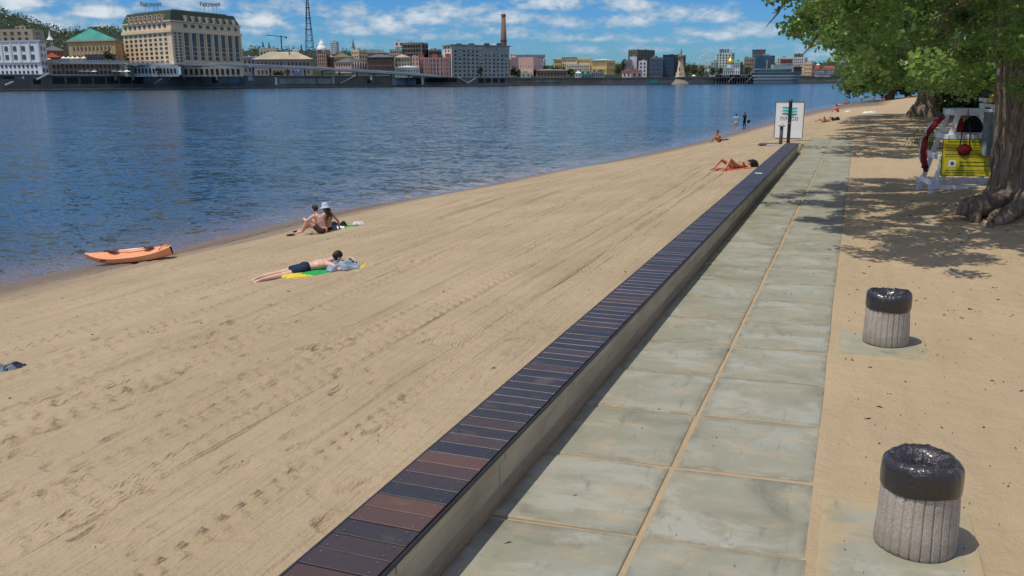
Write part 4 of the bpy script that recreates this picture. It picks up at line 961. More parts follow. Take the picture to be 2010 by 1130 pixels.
yb = thing('sun_cap', 'yellow sun cap on top of the chair\'s back post', 'cap', lcw(CL - .05, -HW + .35, 2.66), ang)
b = MB(); b.ell((0, 0, .06), (.17, .14, .17), None, 14, 8, 0, lambda p: Vector((p.x, p.y, max(p.z, -.06)))); b.ell((-.16, 0, .01), (.12, .11, .015)); b.obj('crown', mat('yellow_fabric', (.75, .52, .03), .8), yb, True)
b = MB(); b.ell((0, 0, .235), (.02, .02, .012)); b.obj('button', YB, yb)

# ------------------------------------------------------------------ trees
def bark_material():
    M = bpy.data.materials.new("bark"); M.use_nodes = True; t = NT(M.node_tree); b = t.n['Principled BSDF']
    o = t.node('ShaderNodeTexCoord').outputs['Object']
    r = t.noise(t.mapping(o, (5.5, 5.5, .8)), 1.6, 7, .65, 1.2); n = t.noise(o, 2.2, 5, .6)
    c = t.mix(t.smooth(r, .38, .62), (.10, .065, .042), (.36, .255, .175)); c = t.mix(t.math('MULTIPLY', n, .5), c, (.20, .17, .14))
    t.put(b.inputs['Base Color'], c); b.inputs['Roughness'].default_value = .95
    t.l.new(t.bump(r, 1.0, .09), b.inputs['Normal']); return M
BARK = bark_material()
def leaf_material(name, c1, c2, c3, trans=.5):
    M = bpy.data.materials.new(name); M.use_nodes = True; t = NT(M.node_tree); b = t.n['Principled BSDF']; out = t.n['Material Output']
    tn = t.node('ShaderNodeAttribute', attribute_name='tone').outputs['Fac']
    r = t.node('ShaderNodeValToRGB'); t.l.new(tn, r.inputs[0]); e = r.color_ramp.elements
    e[0].color = (*c1, 1); e[0].position = 0; e[1].color = (*c3, 1); e[1].position = 1; x = e.new(.55); x.color = (*c2, 1)
    t.l.new(r.outputs[0], b.inputs['Base Color']); b.inputs['Roughness'].default_value = .36; b.inputs['Specular IOR Level'].default_value = .6
    tr = t.node('ShaderNodeBsdfTranslucent'); t.put(tr.inputs[0], t.mix(.5, r.outputs[0], (.28, .46, .07)))
    mx = t.node('ShaderNodeMixShader'); mx.inputs[0].default_value = trans
    t.l.new(b.outputs[0], mx.inputs[1]); t.l.new(tr.outputs[0], mx.inputs[2]); t.l.new(mx.outputs[0], out.inputs[0]); return M
LEAF = leaf_material('poplar_leaves', (.04, .095, .03), (.125, .22, .055), (.42, .50, .13))
LEAF2 = leaf_material('far_leaves', (.012, .032, .014), (.025, .055, .018), (.055, .085, .025), .25)
LEAFB = leaf_material('autumn_leaves', (.07, .045, .012), (.12, .075, .018), (.16, .11, .03), .25)
def leaves(name, C, size, M, parent, rg, tone=None, droop=.35):
    """C: leaf centres; each leaf is a folded four-sided blade with its own tilt"""
    n = len(C)
    az_ = rg.uniform(0, 2 * np.pi, n); tl = rg.normal(-droop, .55, n)
    d = np.stack([np.cos(az_) * np.cos(tl), np.sin(az_) * np.cos(tl), np.sin(tl)], 1)
    u = rg.normal(0, .55, (n, 3)) + np.array([-.15, -.1, 1.0]); u -= d * (u * d).sum(1, keepdims=True); u /= np.linalg.norm(u, axis=1, keepdims=True)
    s = np.cross(u, d); L = (size * rg.uniform(.65, 1.25, n))[:, None]
    base = C - d * L * .5; tip = C + d * L * .5; mid = C - d * L * .08 
    lf = mid + s * L * .46 + u * L * .10; rt = mid - s * L * .46 + u * L * .10
    V = np.stack([base, lf, tip, rt], 1).reshape(-1, 3)
    Q = np.arange(4 * n).reshape(-1, 4)
    F3 = np.concatenate([Q[:, [0, 2, 1]], Q[:, [0, 3, 2]]])
    o = np_mesh(name, V, F3, M, smooth=False)
    if tone is None: tone = rg.beta(1.6, 2.6, n)
    a = o.data.attributes.new('tone', 'FLOAT', 'POINT'); a.data.foreach_set('value', np.repeat(tone, 4).astype(np.float32))
    if parent is not None: o.parent = parent
    return o
def inpoly(px, py, poly):
    r = False; n = len(poly)
    for i in range(n):
        x1, y1 = poly[i]; x2, y2 = poly[(i + 1) % n]
        if (y1 > py) != (y2 > py) and px < (x2 - x1) * (py - y1) / (y2 - y1) + x1: r = not r
    return r
SX, SY = -SUNV.x / SUNV.z, -SUNV.y / SUNV.z
def crown_clumps(n, cen, R, ztop, zlow, fringe, shadow, rg, rc, hold=None):
    """clump centres inside a broad crown: bounded below by its ragged fringe and kept where the crown's shade lies on the sand"""
    out = []; tries = 0
    while len(out) < n and tries < n * 400:
        tries += 1
        a = rg.uniform(0, 2 * math.pi); r = R * math.sqrt(rg.uniform(0, 1)) * 1.05
        x, y = cen[0] + r * math.cos(a), cen[1] + r * math.sin(a); f = min(1, r / R)
        z1 = zlow + (ztop - zlow) * math.sqrt(max(0, 1 - f ** 2)) ** .9
        z = zlow + (z1 - zlow) * (rg.uniform(0, 1) ** (1.5 if rg.uniform() < .65 else .5))
        sx, sy = proj((x + SX * z, y + SY * z, .0))
        if not inpoly(sx, sy, shadow): continue
        px, py = proj((x, y, z)); pr = rc * F / y
        if py + pr * .8 > np.interp(px, fringe[0], fringe[1]): continue
        if hold and hold(px, py, pr): continue
        out.append((x, y, z))
    return np.array(out)
def poplar(name, label, base, trunk_pts, trunk_r, clumps, rc, per, size, leafm, rg, group=None, limbs=50, roots=(), zmin=5.4):
    t = thing(name, label, 'tree', base, 0, group); B = Vector(base)
    b = MB(); b.tube([Vector(p) for p in trunk_pts], trunk_r, 28, 0, True, .10, 3)
    for (pts, rr) in roots: b.tube(pts, rr, 12, 0, True, .22, 5)
    tr = b.obj('trunk', BARK, t, True); ss_ = tr.modifiers.new('sub', 'SUBSURF'); ss_.levels = ss_.render_levels = 2; tx = bpy.data.textures.new('bark_lumps', 'CLOUDS'); tx.noise_scale = .38; tx.noise_depth = 3; dp_ = tr.modifiers.new('lumps', 'DISPLACE'); dp_.texture = tx; dp_.strength = .26; dp_.mid_level = .5; dp_.texture_coords = 'LOCAL'
    lb = MB(); top = Vector(trunk_pts[-1]); tp = [Vector(p) for p in trunk_pts]
    idx = rg.permutation(len(clumps))[:limbs]
    for i in idx:
        c = Vector(clumps[i]) - B
        zs = max(tp[0].z + zmin, min(top.z, c.z - .2 + rg.uniform(-1, 1)))
        k = max(j for j in range(len(tp)) if tp[j].z <= zs + 1e-3 or j == 0); k = min(k, len(tp) - 2)
        w = min(1, max(0, (zs - tp[k].z) / max(.01, tp[k + 1].z - tp[k].z))); s = tp[k].lerp(tp[k + 1], w)
        mid = s.lerp(c, .5) + Vector((rg.uniform(-.3, .3), rg.uniform(-.3, .3), .5)); r0 = min(.10, .015 + .007 * (c - s).length)
        lb.tube([s, s.lerp(mid, .6) + Vector((0, 0, .15)), mid, mid.lerp(c, .6), c], [r0 * 1.3, r0, r0 * .75, r0 * .45, .012], 7)
    lb.obj('limbs', BARK, t, True)
    n = len(clumps); C = np.repeat(np.asarray(clumps) - np.array(B), per, 0)
    off = rg.normal(0, 1, (n * per, 3)); off /= np.linalg.norm(off, axis=1, keepdims=True); off *= (rg.uniform(0, 1, (n * per, 1)) ** .45) * rc; off[:, 2] *= .75
    tone = np.clip(np.repeat(rg.beta(1.3, 1.8, n), per) * .75 + rg.beta(1.5, 2.2, n * per) * .5, 0, 1)
    leaves('crown', C + off * np.repeat(rg.uniform(.6, 1.25, (n, 1)), per, 0), size, leafm, t, rg, tone)
    return t
rg = np.random.default_rng(21)
TB = GS(1990, 405); TB.z -= .1
fr1 = ([1400, 1500, 1512, 1540, 1572, 1600, 1622, 1642, 1652, 1668, 1690, 1740, 1790, 1840, 1880, 1925, 1940, 1965, 1982, 1992, 2040, 2300],
       [-40, 10, 50, 78, 92, 80, 62, 52, 110, 168, 192, 186, 172, 190, 205, 195, 90, 62, 90, 215, 230, 300])
shp1 = [(1455, 397), (1590, 374), (1650, 360), (1700, 348), (1780, 352), (1900, 330), (2080, 300), (2300, 330), (2300, 470), (2050, 505), (1960, 500), (1900, 545), (1800, 515), (1690, 500), (1640, 456), (1560, 434), (1645, 418), (1580, 405)]
cl1 = crown_clumps(720, (TB.x - 1.2, TB.y - .8), 9.3, 11.5, 2.7, fr1, shp1, rg, .42)
trunk = [(.05, 0, -.4), (.05, 0, .15), (.05, 0, .7), (.0, 0, 1.5), (-.18, .02, 2.6), (-.42, .05, 3.8), (-.6, .1, 5.2), (-.7, .1, 7.0), (-.7, .1, 9.0)]
roots = []
def rootrel(pts, rr):
    o = []
    for (px, py, dz_) in pts: P = GS(px, py); o.append(tuple(Vector((P.x, P.y, P.z + dz_)) - TB))
    return o, rr
roots.append(([(-.2, -.2, .42), (-.75, -.6, .28), (-1.25, -.85, .24), (-1.7, -1.0, .22), (-1.98, -1.1, .20)], [.36, .28, .25, .25, .22]))
roots.append(([(-.1, -.4, .4), (-.5, -1.1, .22), (-.95, -1.5, .15), (-1.3, -1.75, .02), (-1.6, -1.9, -.2)], [.32, .24, .18, .13, .05]))
roots.append(([(.1, -.4, .4), (.25, -1.3, .22), (.2, -2.1, .10), (.5, -3.0, -.1)], [.32, .2, .12, .05]))
roots.append(([(.5, -.2, .4), (1.3, -.7, .2), (2.2, -1.0, .0)], [.3, .2, .07]))
roots.append(([(-1.5, -1.1, .2), (-1.65, -1.35, .08), (-1.7, -1.5, -.2)], [.14, .10, .07]))
roots.append(([(-.4, -.5, .3), (-1.0, -.35, .12), (-1.7, -.3, -.02), (-2.1, -.4, -.2)], [.22, .15, .10, .05]))
roots.append(([(-.7, -1.2, .15), (-1.2, -1.3, .1), (-1.55, -1.7, .03), (-1.7, -2.2, -.15)], [.13, .10, .08, .04]))
big = poplar('poplar_tree', 'big old poplar with a thick furrowed trunk and spreading roots at the right edge', tuple(TB), trunk,
             [1.0, .84, .70, .60, .50, .44, .40, .34, .2], cl1, .50, 145, .122, LEAF, rg, 'poplars on the beach', 70, roots)
b = MB()
for (p0, p1) in (((1504, 52), (1546, -6)), ((1573, 110), (1606, 66)), ((1516, 26), (1530, 12))):
    a, c = at(*p0, 23.2), at(*p1, 23.2); b.tube([a - TB, (a + c) / 2 - TB + Vector((.02, 0, -.03)), c - TB], [.012, .028, .034], 6)
b.obj('dead_twigs', BARK, big)
# second and third poplar farther along the beach
T2 = GS(1812, 229); T2.z -= .2
fr2 = ([1560, 1640, 1655, 1668, 1690, 1740, 1790, 1840, 1900, 2000, 2300], [100, 110, 150, 172, 195, 192, 182, 200, 215, 215, 240])
shp2 = [(1560, 302), (1600, 284), (1660, 262), (1665, 232), (1760, 205), (1900, 200), (2200, 210), (2200, 300), (1900, 300), (1800, 322), (1720, 338), (1690, 328), (1660, 330), (1600, 306)]
cl2 = crown_clumps(800, (T2.x - 3, T2.y - 20), 27, 19, 3.2, fr2, shp2, rg, 1.0)
s2 = T2.y / 60
poplar('poplar_tree', 'second poplar behind the lifeguard chair with a forked grey trunk', tuple(T2), [(0, 0, -.5), (0, 0, .3), (.1, 0, 1.2), (.3, 0, 3), (.5, 0, 6), (.5, 0, 11)],
       [1.15 * s2, .9 * s2, .62 * s2, .48 * s2, .4, .2], cl2, 1.05, 90, .32, LEAF, rg, 'poplars on the beach', 40,
       [([(-.3, 0, 1.2), (-.9 * s2, -.2, .35), (-1.7 * s2, -.3, -.2)], [.45 * s2, .35 * s2, .12]), ([(.2, -.2, 1.0), (.9, -.8, .3), (1.8, -1.2, -.2)], [.5, .35, .1])])
T3 = GS(1746, 195); s3 = T3.y
cl3 = []
for k in range(150):
    px = rg.uniform(1665, 1850); py = rg.uniform(95, 178) if k % 3 else rg.uniform(150, 184); P = at(px, py, s3 + rg.uniform(-12, 12)); cl3.append(tuple(P))
poplar('small_tree', 'small tree with a pinkish trunk at the far end of the beach', tuple(T3), [(0, 0, -.4), (0, 0, 1.5), (.2, 0, 4), (.2, 0, 9)], [1.3, .95, .8, .4], np.array(cl3), 2.2, 90, .7, LEAF2, rg, None, 14)
# the wood that closes the beach on the right
cl4 = []
for k in range(420):
    y = rg.uniform(70, 210); x = y * rg.uniform(.50, .95) ; z = rg.uniform(.4, 1) ** .7 * rg.uniform(3.5, 15)
    cl4.append((x, y, z))
for k in range(240):
    y = rg.uniform(78, 125); cl4.append((y * rg.uniform(.462, .62), y, rg.uniform(.05, 1) * 6.5))
cl4 = np.array(cl4); C = np.repeat(cl4, 60, 0); off = rg.normal(0, .8, C.shape) * np.array([1, 1, .8]); 
wood = leaves('beach_wood', C + off, .75, LEAF2, None, rg); tag(wood, kind='stuff')
b = MB()
for k in range(60):
    y = rg.uniform(75, 200); x = y * rg.uniform(.52, .9); b.tube([(x, y, -.4), (x + .2, y, 4), (x, y, 9)], [.35, .28, .15], 8)
o = b.obj('wood_trunks', BARK, wood, True)
# shrubs and cut wood in the shade behind the chair
P = GS(1818, 292); c = np.array([P]) + rg.normal(0, 1, (900, 3)) * np.array([.38, .4, .3]) + np.array([0, 0, .25]); 
bs = thing('bush', 'small dark bush in the shade beside the red rescue tube', 'bush', P)
leaves('foliage', c - np.array(P), .10, leaf_material('dry_leaves', (.03, .022, .012), (.06, .045, .018), (.09, .08, .03)), bs, rg)
b = MB()
for k in range(9): a = rg.uniform(0, 6.28); b.tube([(0, 0, -.05), (.25 * math.cos(a), .25 * math.sin(a), .3), (.45 * math.cos(a), .45 * math.sin(a), .6)], [.02, .014, .006], 5)
b.obj('stems', BARK, bs)
# fallen leaves, twigs and bits of bark on the sand
V = []; Fs = []
def bit(P, s):
    a = rg.uniform(0, 6.28); l = s * (rg.uniform(.6, 1.8) if rg.uniform() < .7 else rg.uniform(2.5, 6)); w = s * rg.uniform(.2, .5); c, d = math.cos(a), math.sin(a); n = len(V)
    for (x, y, z) in ((-l, -w, .004), (l, -w * .4, .004), (l, w, .012), (-l * .5, w, .010), (0, 0, .02)): V.append((P.x + x * c - y * d, P.y + x * d + y * c, P.z + z))
    Fs.extend([(n, n + 1, n + 4), (n + 1, n + 2, n + 4), (n + 2, n + 3, n + 4), (n + 3, n, n + 4)])
def bits(n, r0, r1, v0, v1, s):
    rr = rg.uniform(r0, r1, n); vv = rg.uniform(v0, v1, n); zz = sand_z(rr, vv)
    for r, v, z in zip(rr, vv, zz): P = rv(r, v, z + .004); bit(P, s * rg.uniform(.5, 1.4))
bits(330, 2.6, 6.5, 4, 16, .0055); bits(700, 2.6, 12, 14, 30, .010); bits(90, -13, -.7, 4, 14, .005); bits(110, -16, -1, 14, 40, .008); bits(50, .05, 2.3, 4, 20, .006)
o = MB().add(V, Fs).obj('leaf_litter', mat('litter', (.10, .065, .035), .9, .7, 8)); tag(o, kind='stuff')
# ------------------------------------------------------------------ the far bank
SPX, SPY = [-400, 0, 500, 1000, 1500, 1750, 2100], [560, 640, 800, 1000, 1150, 1250, 1400]
def SY_(px): return float(np.interp(px, SPX, SPY))
def plan(px, Y): P = at(px, 150, Y); return (P.x, P.y)
def zat(px, py, Y): return at(px, py, Y).z
GZ = 6.6
sh_pts = [plan(p, SY_(p) + 1.5) for p in range(-400, 2101, 50)]
far_pts = [plan(p, 6500) for p in range(2100, -401, -250)]
b = MB(); b.prism(sh_pts + far_pts, -3, GZ); o = b.obj('far_bank_ground', mat('city_ground', (.17, .16, .14), .95, .4, .03)); tag(o, kind='structure')

_unit = {}
def unit(M):
    if M.name not in _unit:
        b = MB(); b.box((0, 0, 0), (1, 1, 1)); me = bpy.data.meshes.new('window'); me.from_pydata(b.v, [], b.f); me.materials.append(M); _unit[M.name] = me
    return _unit[M.name]
def GLASS(n, c, r=.18): return mat(n, c, r, .3, .15, spec=.6)
WG = GLASS('window_glass', (.045, .055, .065)); WB = GLASS('blue_window_glass', (.05, .10, .16)); WD = mat('dark_opening', (.020, .021, .022), .8, .3, .3); WL = GLASS('pale_window_glass', (.16, .20, .24))
WT = GLASS('green_window_glass', (.05, .16, .15)); BALC = mat('white_balcony', (.60, .61, .60), .7, .2, .5)
class Bld:
    def __init__(s, name, label, cat, C, z0, group=None):
        s.p = plan(*C); s.z0 = z0; s.loc = Vector((s.p[0], s.p[1], z0)); s.root = thing(name, label, cat, s.loc, 0, group); s.n = 0
    def part(s, name, b, M, smooth=False, parent=None):
        o = b.obj(name, M, parent or s.root, smooth)
        if parent is None: o.location = -s.loc
        return o
    def corner(s, L, C, R):
        l, c, r = plan(*L), plan(*C), plan(*R); return [l, c, r, (l[0] + r[0] - c[0], l[1] + r[1] - c[1])]
    def block(s, L, C, R, pt, pb, M, name='wall', cap=None, capz=.8, capo=.6):
        f = s.corner(L, C, R); z1 = zat(C[0], pt, C[1]); z0 = zat(C[0], pb, C[1])
        s.part(name, MB().prism(f, z0, z1), M)
        if cap:
            cx = sum(p[0] for p in f) / 4; cy = sum(p[1] for p in f) / 4
            g = [(p[0] + (p[0] - cx) * capo / 12, p[1] + (p[1] - cy) * capo / 12) for p in f]; s.part('cornice', MB().prism(g, z1 - capz * .4, z1 + capz), cap)
        return f, z0, z1
    def wins(s, A, B, z0, z1, nc, nr, wf, hf, M, u0=.04, u1=.96, name='window', skip=0, proud=.12, cap=100, depth=.3):
        A = Vector((*A, 0)); B = Vector((*B, 0)); x = (B - A); Lx = x.length; x = x / Lx; n = Vector((x.y, -x.x, 0))
        if n.dot(-(A + B) / 2) < 0: n = -n
        cw = Lx * (u1 - u0) / nc; ch = (z1 - z0) / nr; me = unit(M); R = Matrix((x, n, Vector((0, 0, 1)))).transposed().to_4x4()
        for j in range(nr):
            for i in range(nc):
                if s.n >= cap: return
                if skip and (i * 7 + j * 3 + s.n) % skip == 0: continue
                o = bpy.data.objects.new(name, me); COL.objects.link(o); o.parent = s.root
                p = A + x * (Lx * u0 + cw * (i + .5)) + n * proud; z = z0 + ch * (j + .5)
                o.matrix_local = Matrix.Translation(Vector((p.x, p.y, z)) - s.loc) @ R @ Matrix.Diagonal((cw * wf, depth, ch * hf, 1)); s.n += 1
    def roof_hip(s, f, z, h, M, over=.8, inset=.38, name='roof'):
        cx = sum(p[0] for p in f) / 4; cy = sum(p[1] for p in f) / 4
        g = [Vector((p[0] + (p[0] - cx) * over / 12, p[1] + (p[1] - cy) * over / 12, z)) for p in f]
        a, b_ = (g[1] - g[0]).length, (g[2] - g[1]).length
        if a >= b_: e0, e1 = (g[0] + g[3]) / 2, (g[1] + g[2]) / 2; k = min(.45, inset * b_ / a)
        else: e0, e1 = (g[0] + g[1]) / 2, (g[3] + g[2]) / 2; k = min(.45, inset * a / b_)
        r0 = e0.lerp(e1, k) + Vector((0, 0, h)); r1 = e0.lerp(e1, 1 - k) + Vector((0, 0, h))
        V = g + [r0, r1]
        Fs = [(0, 1, 5, 4), (1, 2, 5), (2, 3, 4, 5), (3, 0, 4), (3, 2, 1, 0)] if a >= b_ else [(0, 1, 4), (1, 2, 5, 4), (2, 3, 5), (3, 0, 4, 5), (3, 2, 1, 0)]
        return s.part(name, MB().add(V, Fs), M)
def front(px0, px1, Y, dp=22, sk=0.0):
    """rectangular footprint facing the river: left, near and right corners"""
    return (px0, Y + sk), (px1, Y), (px1 + .5 * dp / Y * 300, Y + dp)
def flat(px0, px1, Y, dp=25):
    l, r = plan(px0, Y), plan(px1, Y); d = Vector((l[0] + r[0], l[1] + r[1])).normalized() * dp
    return [l, r, (r[0] + d.x, r[1] + d.y), (l[0] + d.x, l[1] + d.y)]
cm = lambda n, c, v=.18: mat(n, c, .85, v, .08)
def simple(name, label, px0, px1, pt, pb, Y, M, win=None, cap=None, dp=25, cat='building', roof=None, side=None, group=None, wm=None):
    """win = (columns, rows, width share, height share); side = pixels of the shaded right flank"""
    B = Bld(name, label, cat, (px1, Y), zat(px1, pb, Y), group)
    f = flat(px0, px1, Y, dp) if not side else B.corner((px0, Y + 8), (px1, Y), (px1 + side, Y + dp))
    z0, z1 = zat((px0 + px1) / 2, pb, Y), zat((px0 + px1) / 2, pt, Y)
    B.part('wall', MB().prism(f, z0, z1), M)
    if cap:
        cx = sum(p[0] for p in f) / 4; cy = sum(p[1] for p in f) / 4
        g = [(p[0] + (p[0] - cx) * .05, p[1] + (p[1] - cy) * .05) for p in f]; B.part('cornice', MB().prism(g, z1 - .2, z1 + .7), cap)
    if roof: B.roof_hip(f, z1, roof[0] * Y / F, roof[1])
    rr = random.Random(int(px0 * 7 + Y)); w_ = (px1 - px0) * Y / F
    if w_ > 7:
        for q in range(rr.randint(1, 3)):
            u = rr.uniform(.15, .85); v_ = rr.uniform(.25, .6); p = [f[0][i] * (1 - u) + f[1][i] * u + (f[3][i] - f[0][i]) * v_ for i in (0, 1)]
            if roof: B.part('chimney', MB().box((*p, z1 + roof[0] * Y / F * .7), (1.1, 1.1, roof[0] * Y / F * .9)), brown)
            else: h_ = rr.uniform(.9, 2.2); B.part('roof_vent', MB().box((*p, z1 + h_ / 2 + .02), (min(w_ * .3, rr.uniform(1.5, 4)), 2, h_)), rr.choice((grey, dgrey, palegrey)))
    if win:
        B.wins(f[0], f[1], z0 + (z1 - z0) * .06, z1 - (z1 - z0) * .05, *win, wm or WG)
        if side: B.wins(f[1], f[2], z0 + (z1 - z0) * .06, z1 - (z1 - z0) * .05, max(1, int(win[0] * side / max(1, px1 - px0))), *win[1:], wm or WG)
    return B, f, z0, z1
def mini_tree(px, pb, pt, w, Y, label, leafm=LEAF2, name='tree', n=330, cat='tree', group='trees on the far bank', conic=False, seed=0):
    rg_ = np.random.default_rng(int(px * 10) + seed); base = at(px, pb, Y); H_ = zat(px, pt, Y) - base.z; W = w / 2 * Y / F
    t = thing(name, label, cat, base, 0, group)
    MB().tube([(0, 0, -1), (0, 0, H_ * .3), (0, 0, H_ * .8)], [.5, .4, .15], 7).obj('trunk', BARK, t)
    k = 22; cc = rg_.normal(0, 1, (k, 3)); cc /= np.linalg.norm(cc, axis=1, keepdims=True); cc *= rg_.uniform(.4, .85, (k, 1))
    c = np.repeat(cc, n // k, 0); off = rg_.normal(0, .17, c.shape); c = c + off
    if conic: zz = rg_.uniform(0, 1, len(c)) ** 1.5; a = rg_.uniform(0, 6.28, len(c)); rr = (1 - zz) * rg_.uniform(.5, 1, len(c)); c = np.stack([rr * np.cos(a), rr * np.sin(a), zz * 2 - 1], 1)
    C = c * np.array([W, W, H_ * .46]) + np.array([0, 0, H_ * .56])
    leaves('crown', C, max(.9, W * .34), leafm, t, rg_)
    return t

cream = cm('cream_stone', (.78, .60, .40), .10); greyst = cm('grey_stone', (.38, .35, .28)); roofgreen = cm('green_grey_roof', (.04, .065, .042), .3); verd = cm('verdigris_roof', (.09, .40, .32), .25); ochre = cm('ochre_wall', (.55, .40, .18))
white = cm('white_wall', (.80, .80, .78), .08); palegrey = cm('pale_grey_wall', (.46, .50, .52)); grey = cm('mid_grey_wall', (.26, .27, .27)); dgrey = cm('dark_grey_wall', (.10, .105, .11)); redroof = cm('red_roof', (.30, .07, .045), .3); tan = cm('tan_wall', (.48, .38, .26)); brown = cm('brown_brick', (.22, .12, .085), .3)
pink = cm('pink_wall', (.62, .36, .32)); rose = cm('rose_brick', (.42, .20, .17), .25); yellow = cm('yellow_wall', (.74, .58, .28)); orange = cm('orange_wall', (.74, .44, .13)); conc = cm('raw_concrete', (.24, .22, .19), .3); beigeroof = cm('beige_roof', (.42, .36, .26), .25); blueglass = mat('blue_glass', (.03, .09, .14), .15, .4, .1, spec=.7); tealglass = mat('teal_glass', (.03, .12, .19), .15, .4, .1, spec=.7)
slate = cm('slate_roof', (.12, .13, .14), .3); gold = mat('gold_leaf', (.75, .45, .09), .3, .1, 1, metal=.6); mint = cm('mint_wall', (.45, .60, .48)); stone = cm('embankment_stone', (.20, .20, .17), .4); darkst = cm('dark_embankment', (.16, .16, .14), .45); blue = cm('blue_paint', (.12, .24, .38), .4); teal = cm('teal_paint', (.05, .40, .36), .3); ltblue = cm('light_blue_paint', (.45, .56, .68), .3)

# wooded hills
def hill(name, ridge, Y, dpt, M_, seed):
    rg_ = np.random.default_rng(seed); xs = np.linspace(ridge[0][0], ridge[-1][0], 70); n = 16; V = []
    for j in range(n + 1):
        k = j / n
        for x in xs:
            zt = zat(x, np.interp(x, [r[0] for r in ridge], [r[1] for r in ridge]), Y + dpt)
            P = plan(x, Y + dpt * min(1, k)); z = GZ - 1 + (zt - GZ) * math.sin(k * math.pi / 2) + rg_.normal(0, 1.6) * (k > .05)
            V.append((P[0], P[1], z))
    for x in xs: P = plan(x, Y + dpt * 2.2); V.append((P[0], P[1], GZ - 2))
    o = np_mesh(name, np.array(V), grid_quads(n + 2, len(xs)), M_); tag(o, kind='structure'); return np.array(V).reshape(n + 2, len(xs), 3), rg_
HILLM = mat('wooded_slope', (.018, .034, .014), .95, .5, .05)
def hill_wood(name, VV, rg_, n, s):
    k = VV.shape[0] - 1; i = rg_.integers(1, k, n); j = rg_.integers(0, VV.shape[1], n); c = VV[i, j] + rg_.normal(0, 1, (n, 3)) * np.array([6, 6, .8]) + np.array([0, 0, 2])
    cc = np.repeat(c, 16, 0) + rg_.normal(0, 1, (n * 16, 3)) * np.array([2.4, 2.4, 1.8]) * s
    o = leaves(name, cc, 2.2 * s, LEAF2, None, rg_); tag(o, kind='stuff')
VV, r_ = hill('hill', [(-250, -40), (-60, 8), (0, 22), (40, 34), (70, 44), (100, 54), (122, 65), (150, 70), (170, 62), (225, 58), (260, 72)], 1050, 500, HILLM, 3); hill_wood('hill_wood', VV, r_, 900, 1.2)
VV, r_ = hill('hill', [(460, 104), (500, 98), (560, 99), (620, 100), (700, 104), (780, 108), (900, 112), (1010, 118), (1030, 122)], 1500, 500, HILLM, 4); hill_wood('hill_wood', VV, r_, 420, 1.5)
VV, r_ = hill('hill', [(1000, 130), (1100, 128), (1250, 126), (1400, 130), (1560, 126), (1640, 122), (1720, 128), (2000, 120)], 2100, 700, HILLM, 6); hill_wood('hill_wood', VV, r_, 420, 1.8)

# river station, left edge
B = Bld('river_station', 'white classical waterside building with tall pilasters at the left edge', 'building', (88, 668), GZ)
f, z0, z1 = B.block((-60, 690), (84, 668), (97, 690), 80, 148, white, cap=palegrey); H_ = z1 - z0
B.wins(f[0], f[1], z0 + H_ * .42, z0 + H_ * .92, 8, 2, .38, .55, WB); B.wins(f[0], f[1], z0 + H_ * .02, z0 + H_ * .36, 16, 2, .42, .5, WG); B.wins(f[1], f[2], z0 + H_ * .05, z0 + H_ * .9, 2, 4, .4, .5, WG)
for k in range(9):
    p = Vector((*f[0], 0)).lerp(Vector((*f[1], 0)), k / 8 * .985 + .006); B.part('pilaster', MB().box((p.x, p.y - .25, z0 + H_ * .66), (1.1, .9, H_ * .56)), white)
p0, p1 = Vector((*f[0], 0)), Vector((*f[1], 0)); B.part('string_course', MB().bar(p0 + Vector((0, -.3, z0 + H_ * .385)), p1 + Vector((0, -.3, z0 + H_ * .385)), .8, .8), palegrey)
B, f, z0, z1 = simple('apartment_block', 'beige block with a grey end wall behind the white waterside building', -60, 74, 57, 95, 820, tan, (9, 3, .4, .45), side=22)
simple('rooftop_hut', 'low beige rooftop structure on the beige block at the left edge', 42, 62, 51, 58, 822, cm('beige_hut', (.5, .42, .33)), (2, 1, .4, .5))
simple('red_roof_house', 'long house with orange red walls and a grey roof left of the ochre hall', 88, 132, 99, 112, 790, cm('orange_red_wall', (.45, .13, .06)), (6, 1, .4, .4), roof=(10, slate))
simple('gabled_house', 'small brown house with a dark pitched roof above the umbrella terrace', 92, 122, 112, 122, 740, brown, (3, 1, .4, .5), roof=(9, redroof))
B, f, z0, z1 = simple('church_spire', 'small white belfry between the left hill and the ochre hall', 107, 112, 78, 92, 900, white, (1, 2, .4, .5)); B.part('spire', MB().lathe([(3.2, z1), (1.2, z1 + 3), (.1, z1 + 9)], 12, (*f[0], 0)), white)
B, f, z0, z1 = simple('terrace_hall', 'grey glazed terrace pavilion in front of the ochre hall', 172, 232, 108, 121, 735, grey, (10, 1, .5, .6), cap=dgrey)
# ochre hall with verdigris roof
B = Bld('concert_hall', 'ochre hall with a bright verdigris roof left of the big hotel', 'building', (232, 740), GZ)
f, z0, z1 = B.block((141, 765), (232, 748), (246, 800), 79, 124, ochre, cap=tan); B.roof_hip(f, z1 + .6, 9.5, verd, .6, .10)
B.wins(f[0], f[1], z0 + (z1 - z0) * .1, z0 + (z1 - z0) * .9, 11, 1, .22, .75, tan, name='pilaster'); B.wins(f[0], f[1], z0 + (z1 - z0) * .12, z0 + (z1 - z0) * .85, 10, 2, .3, .45, WG, .08, .92)
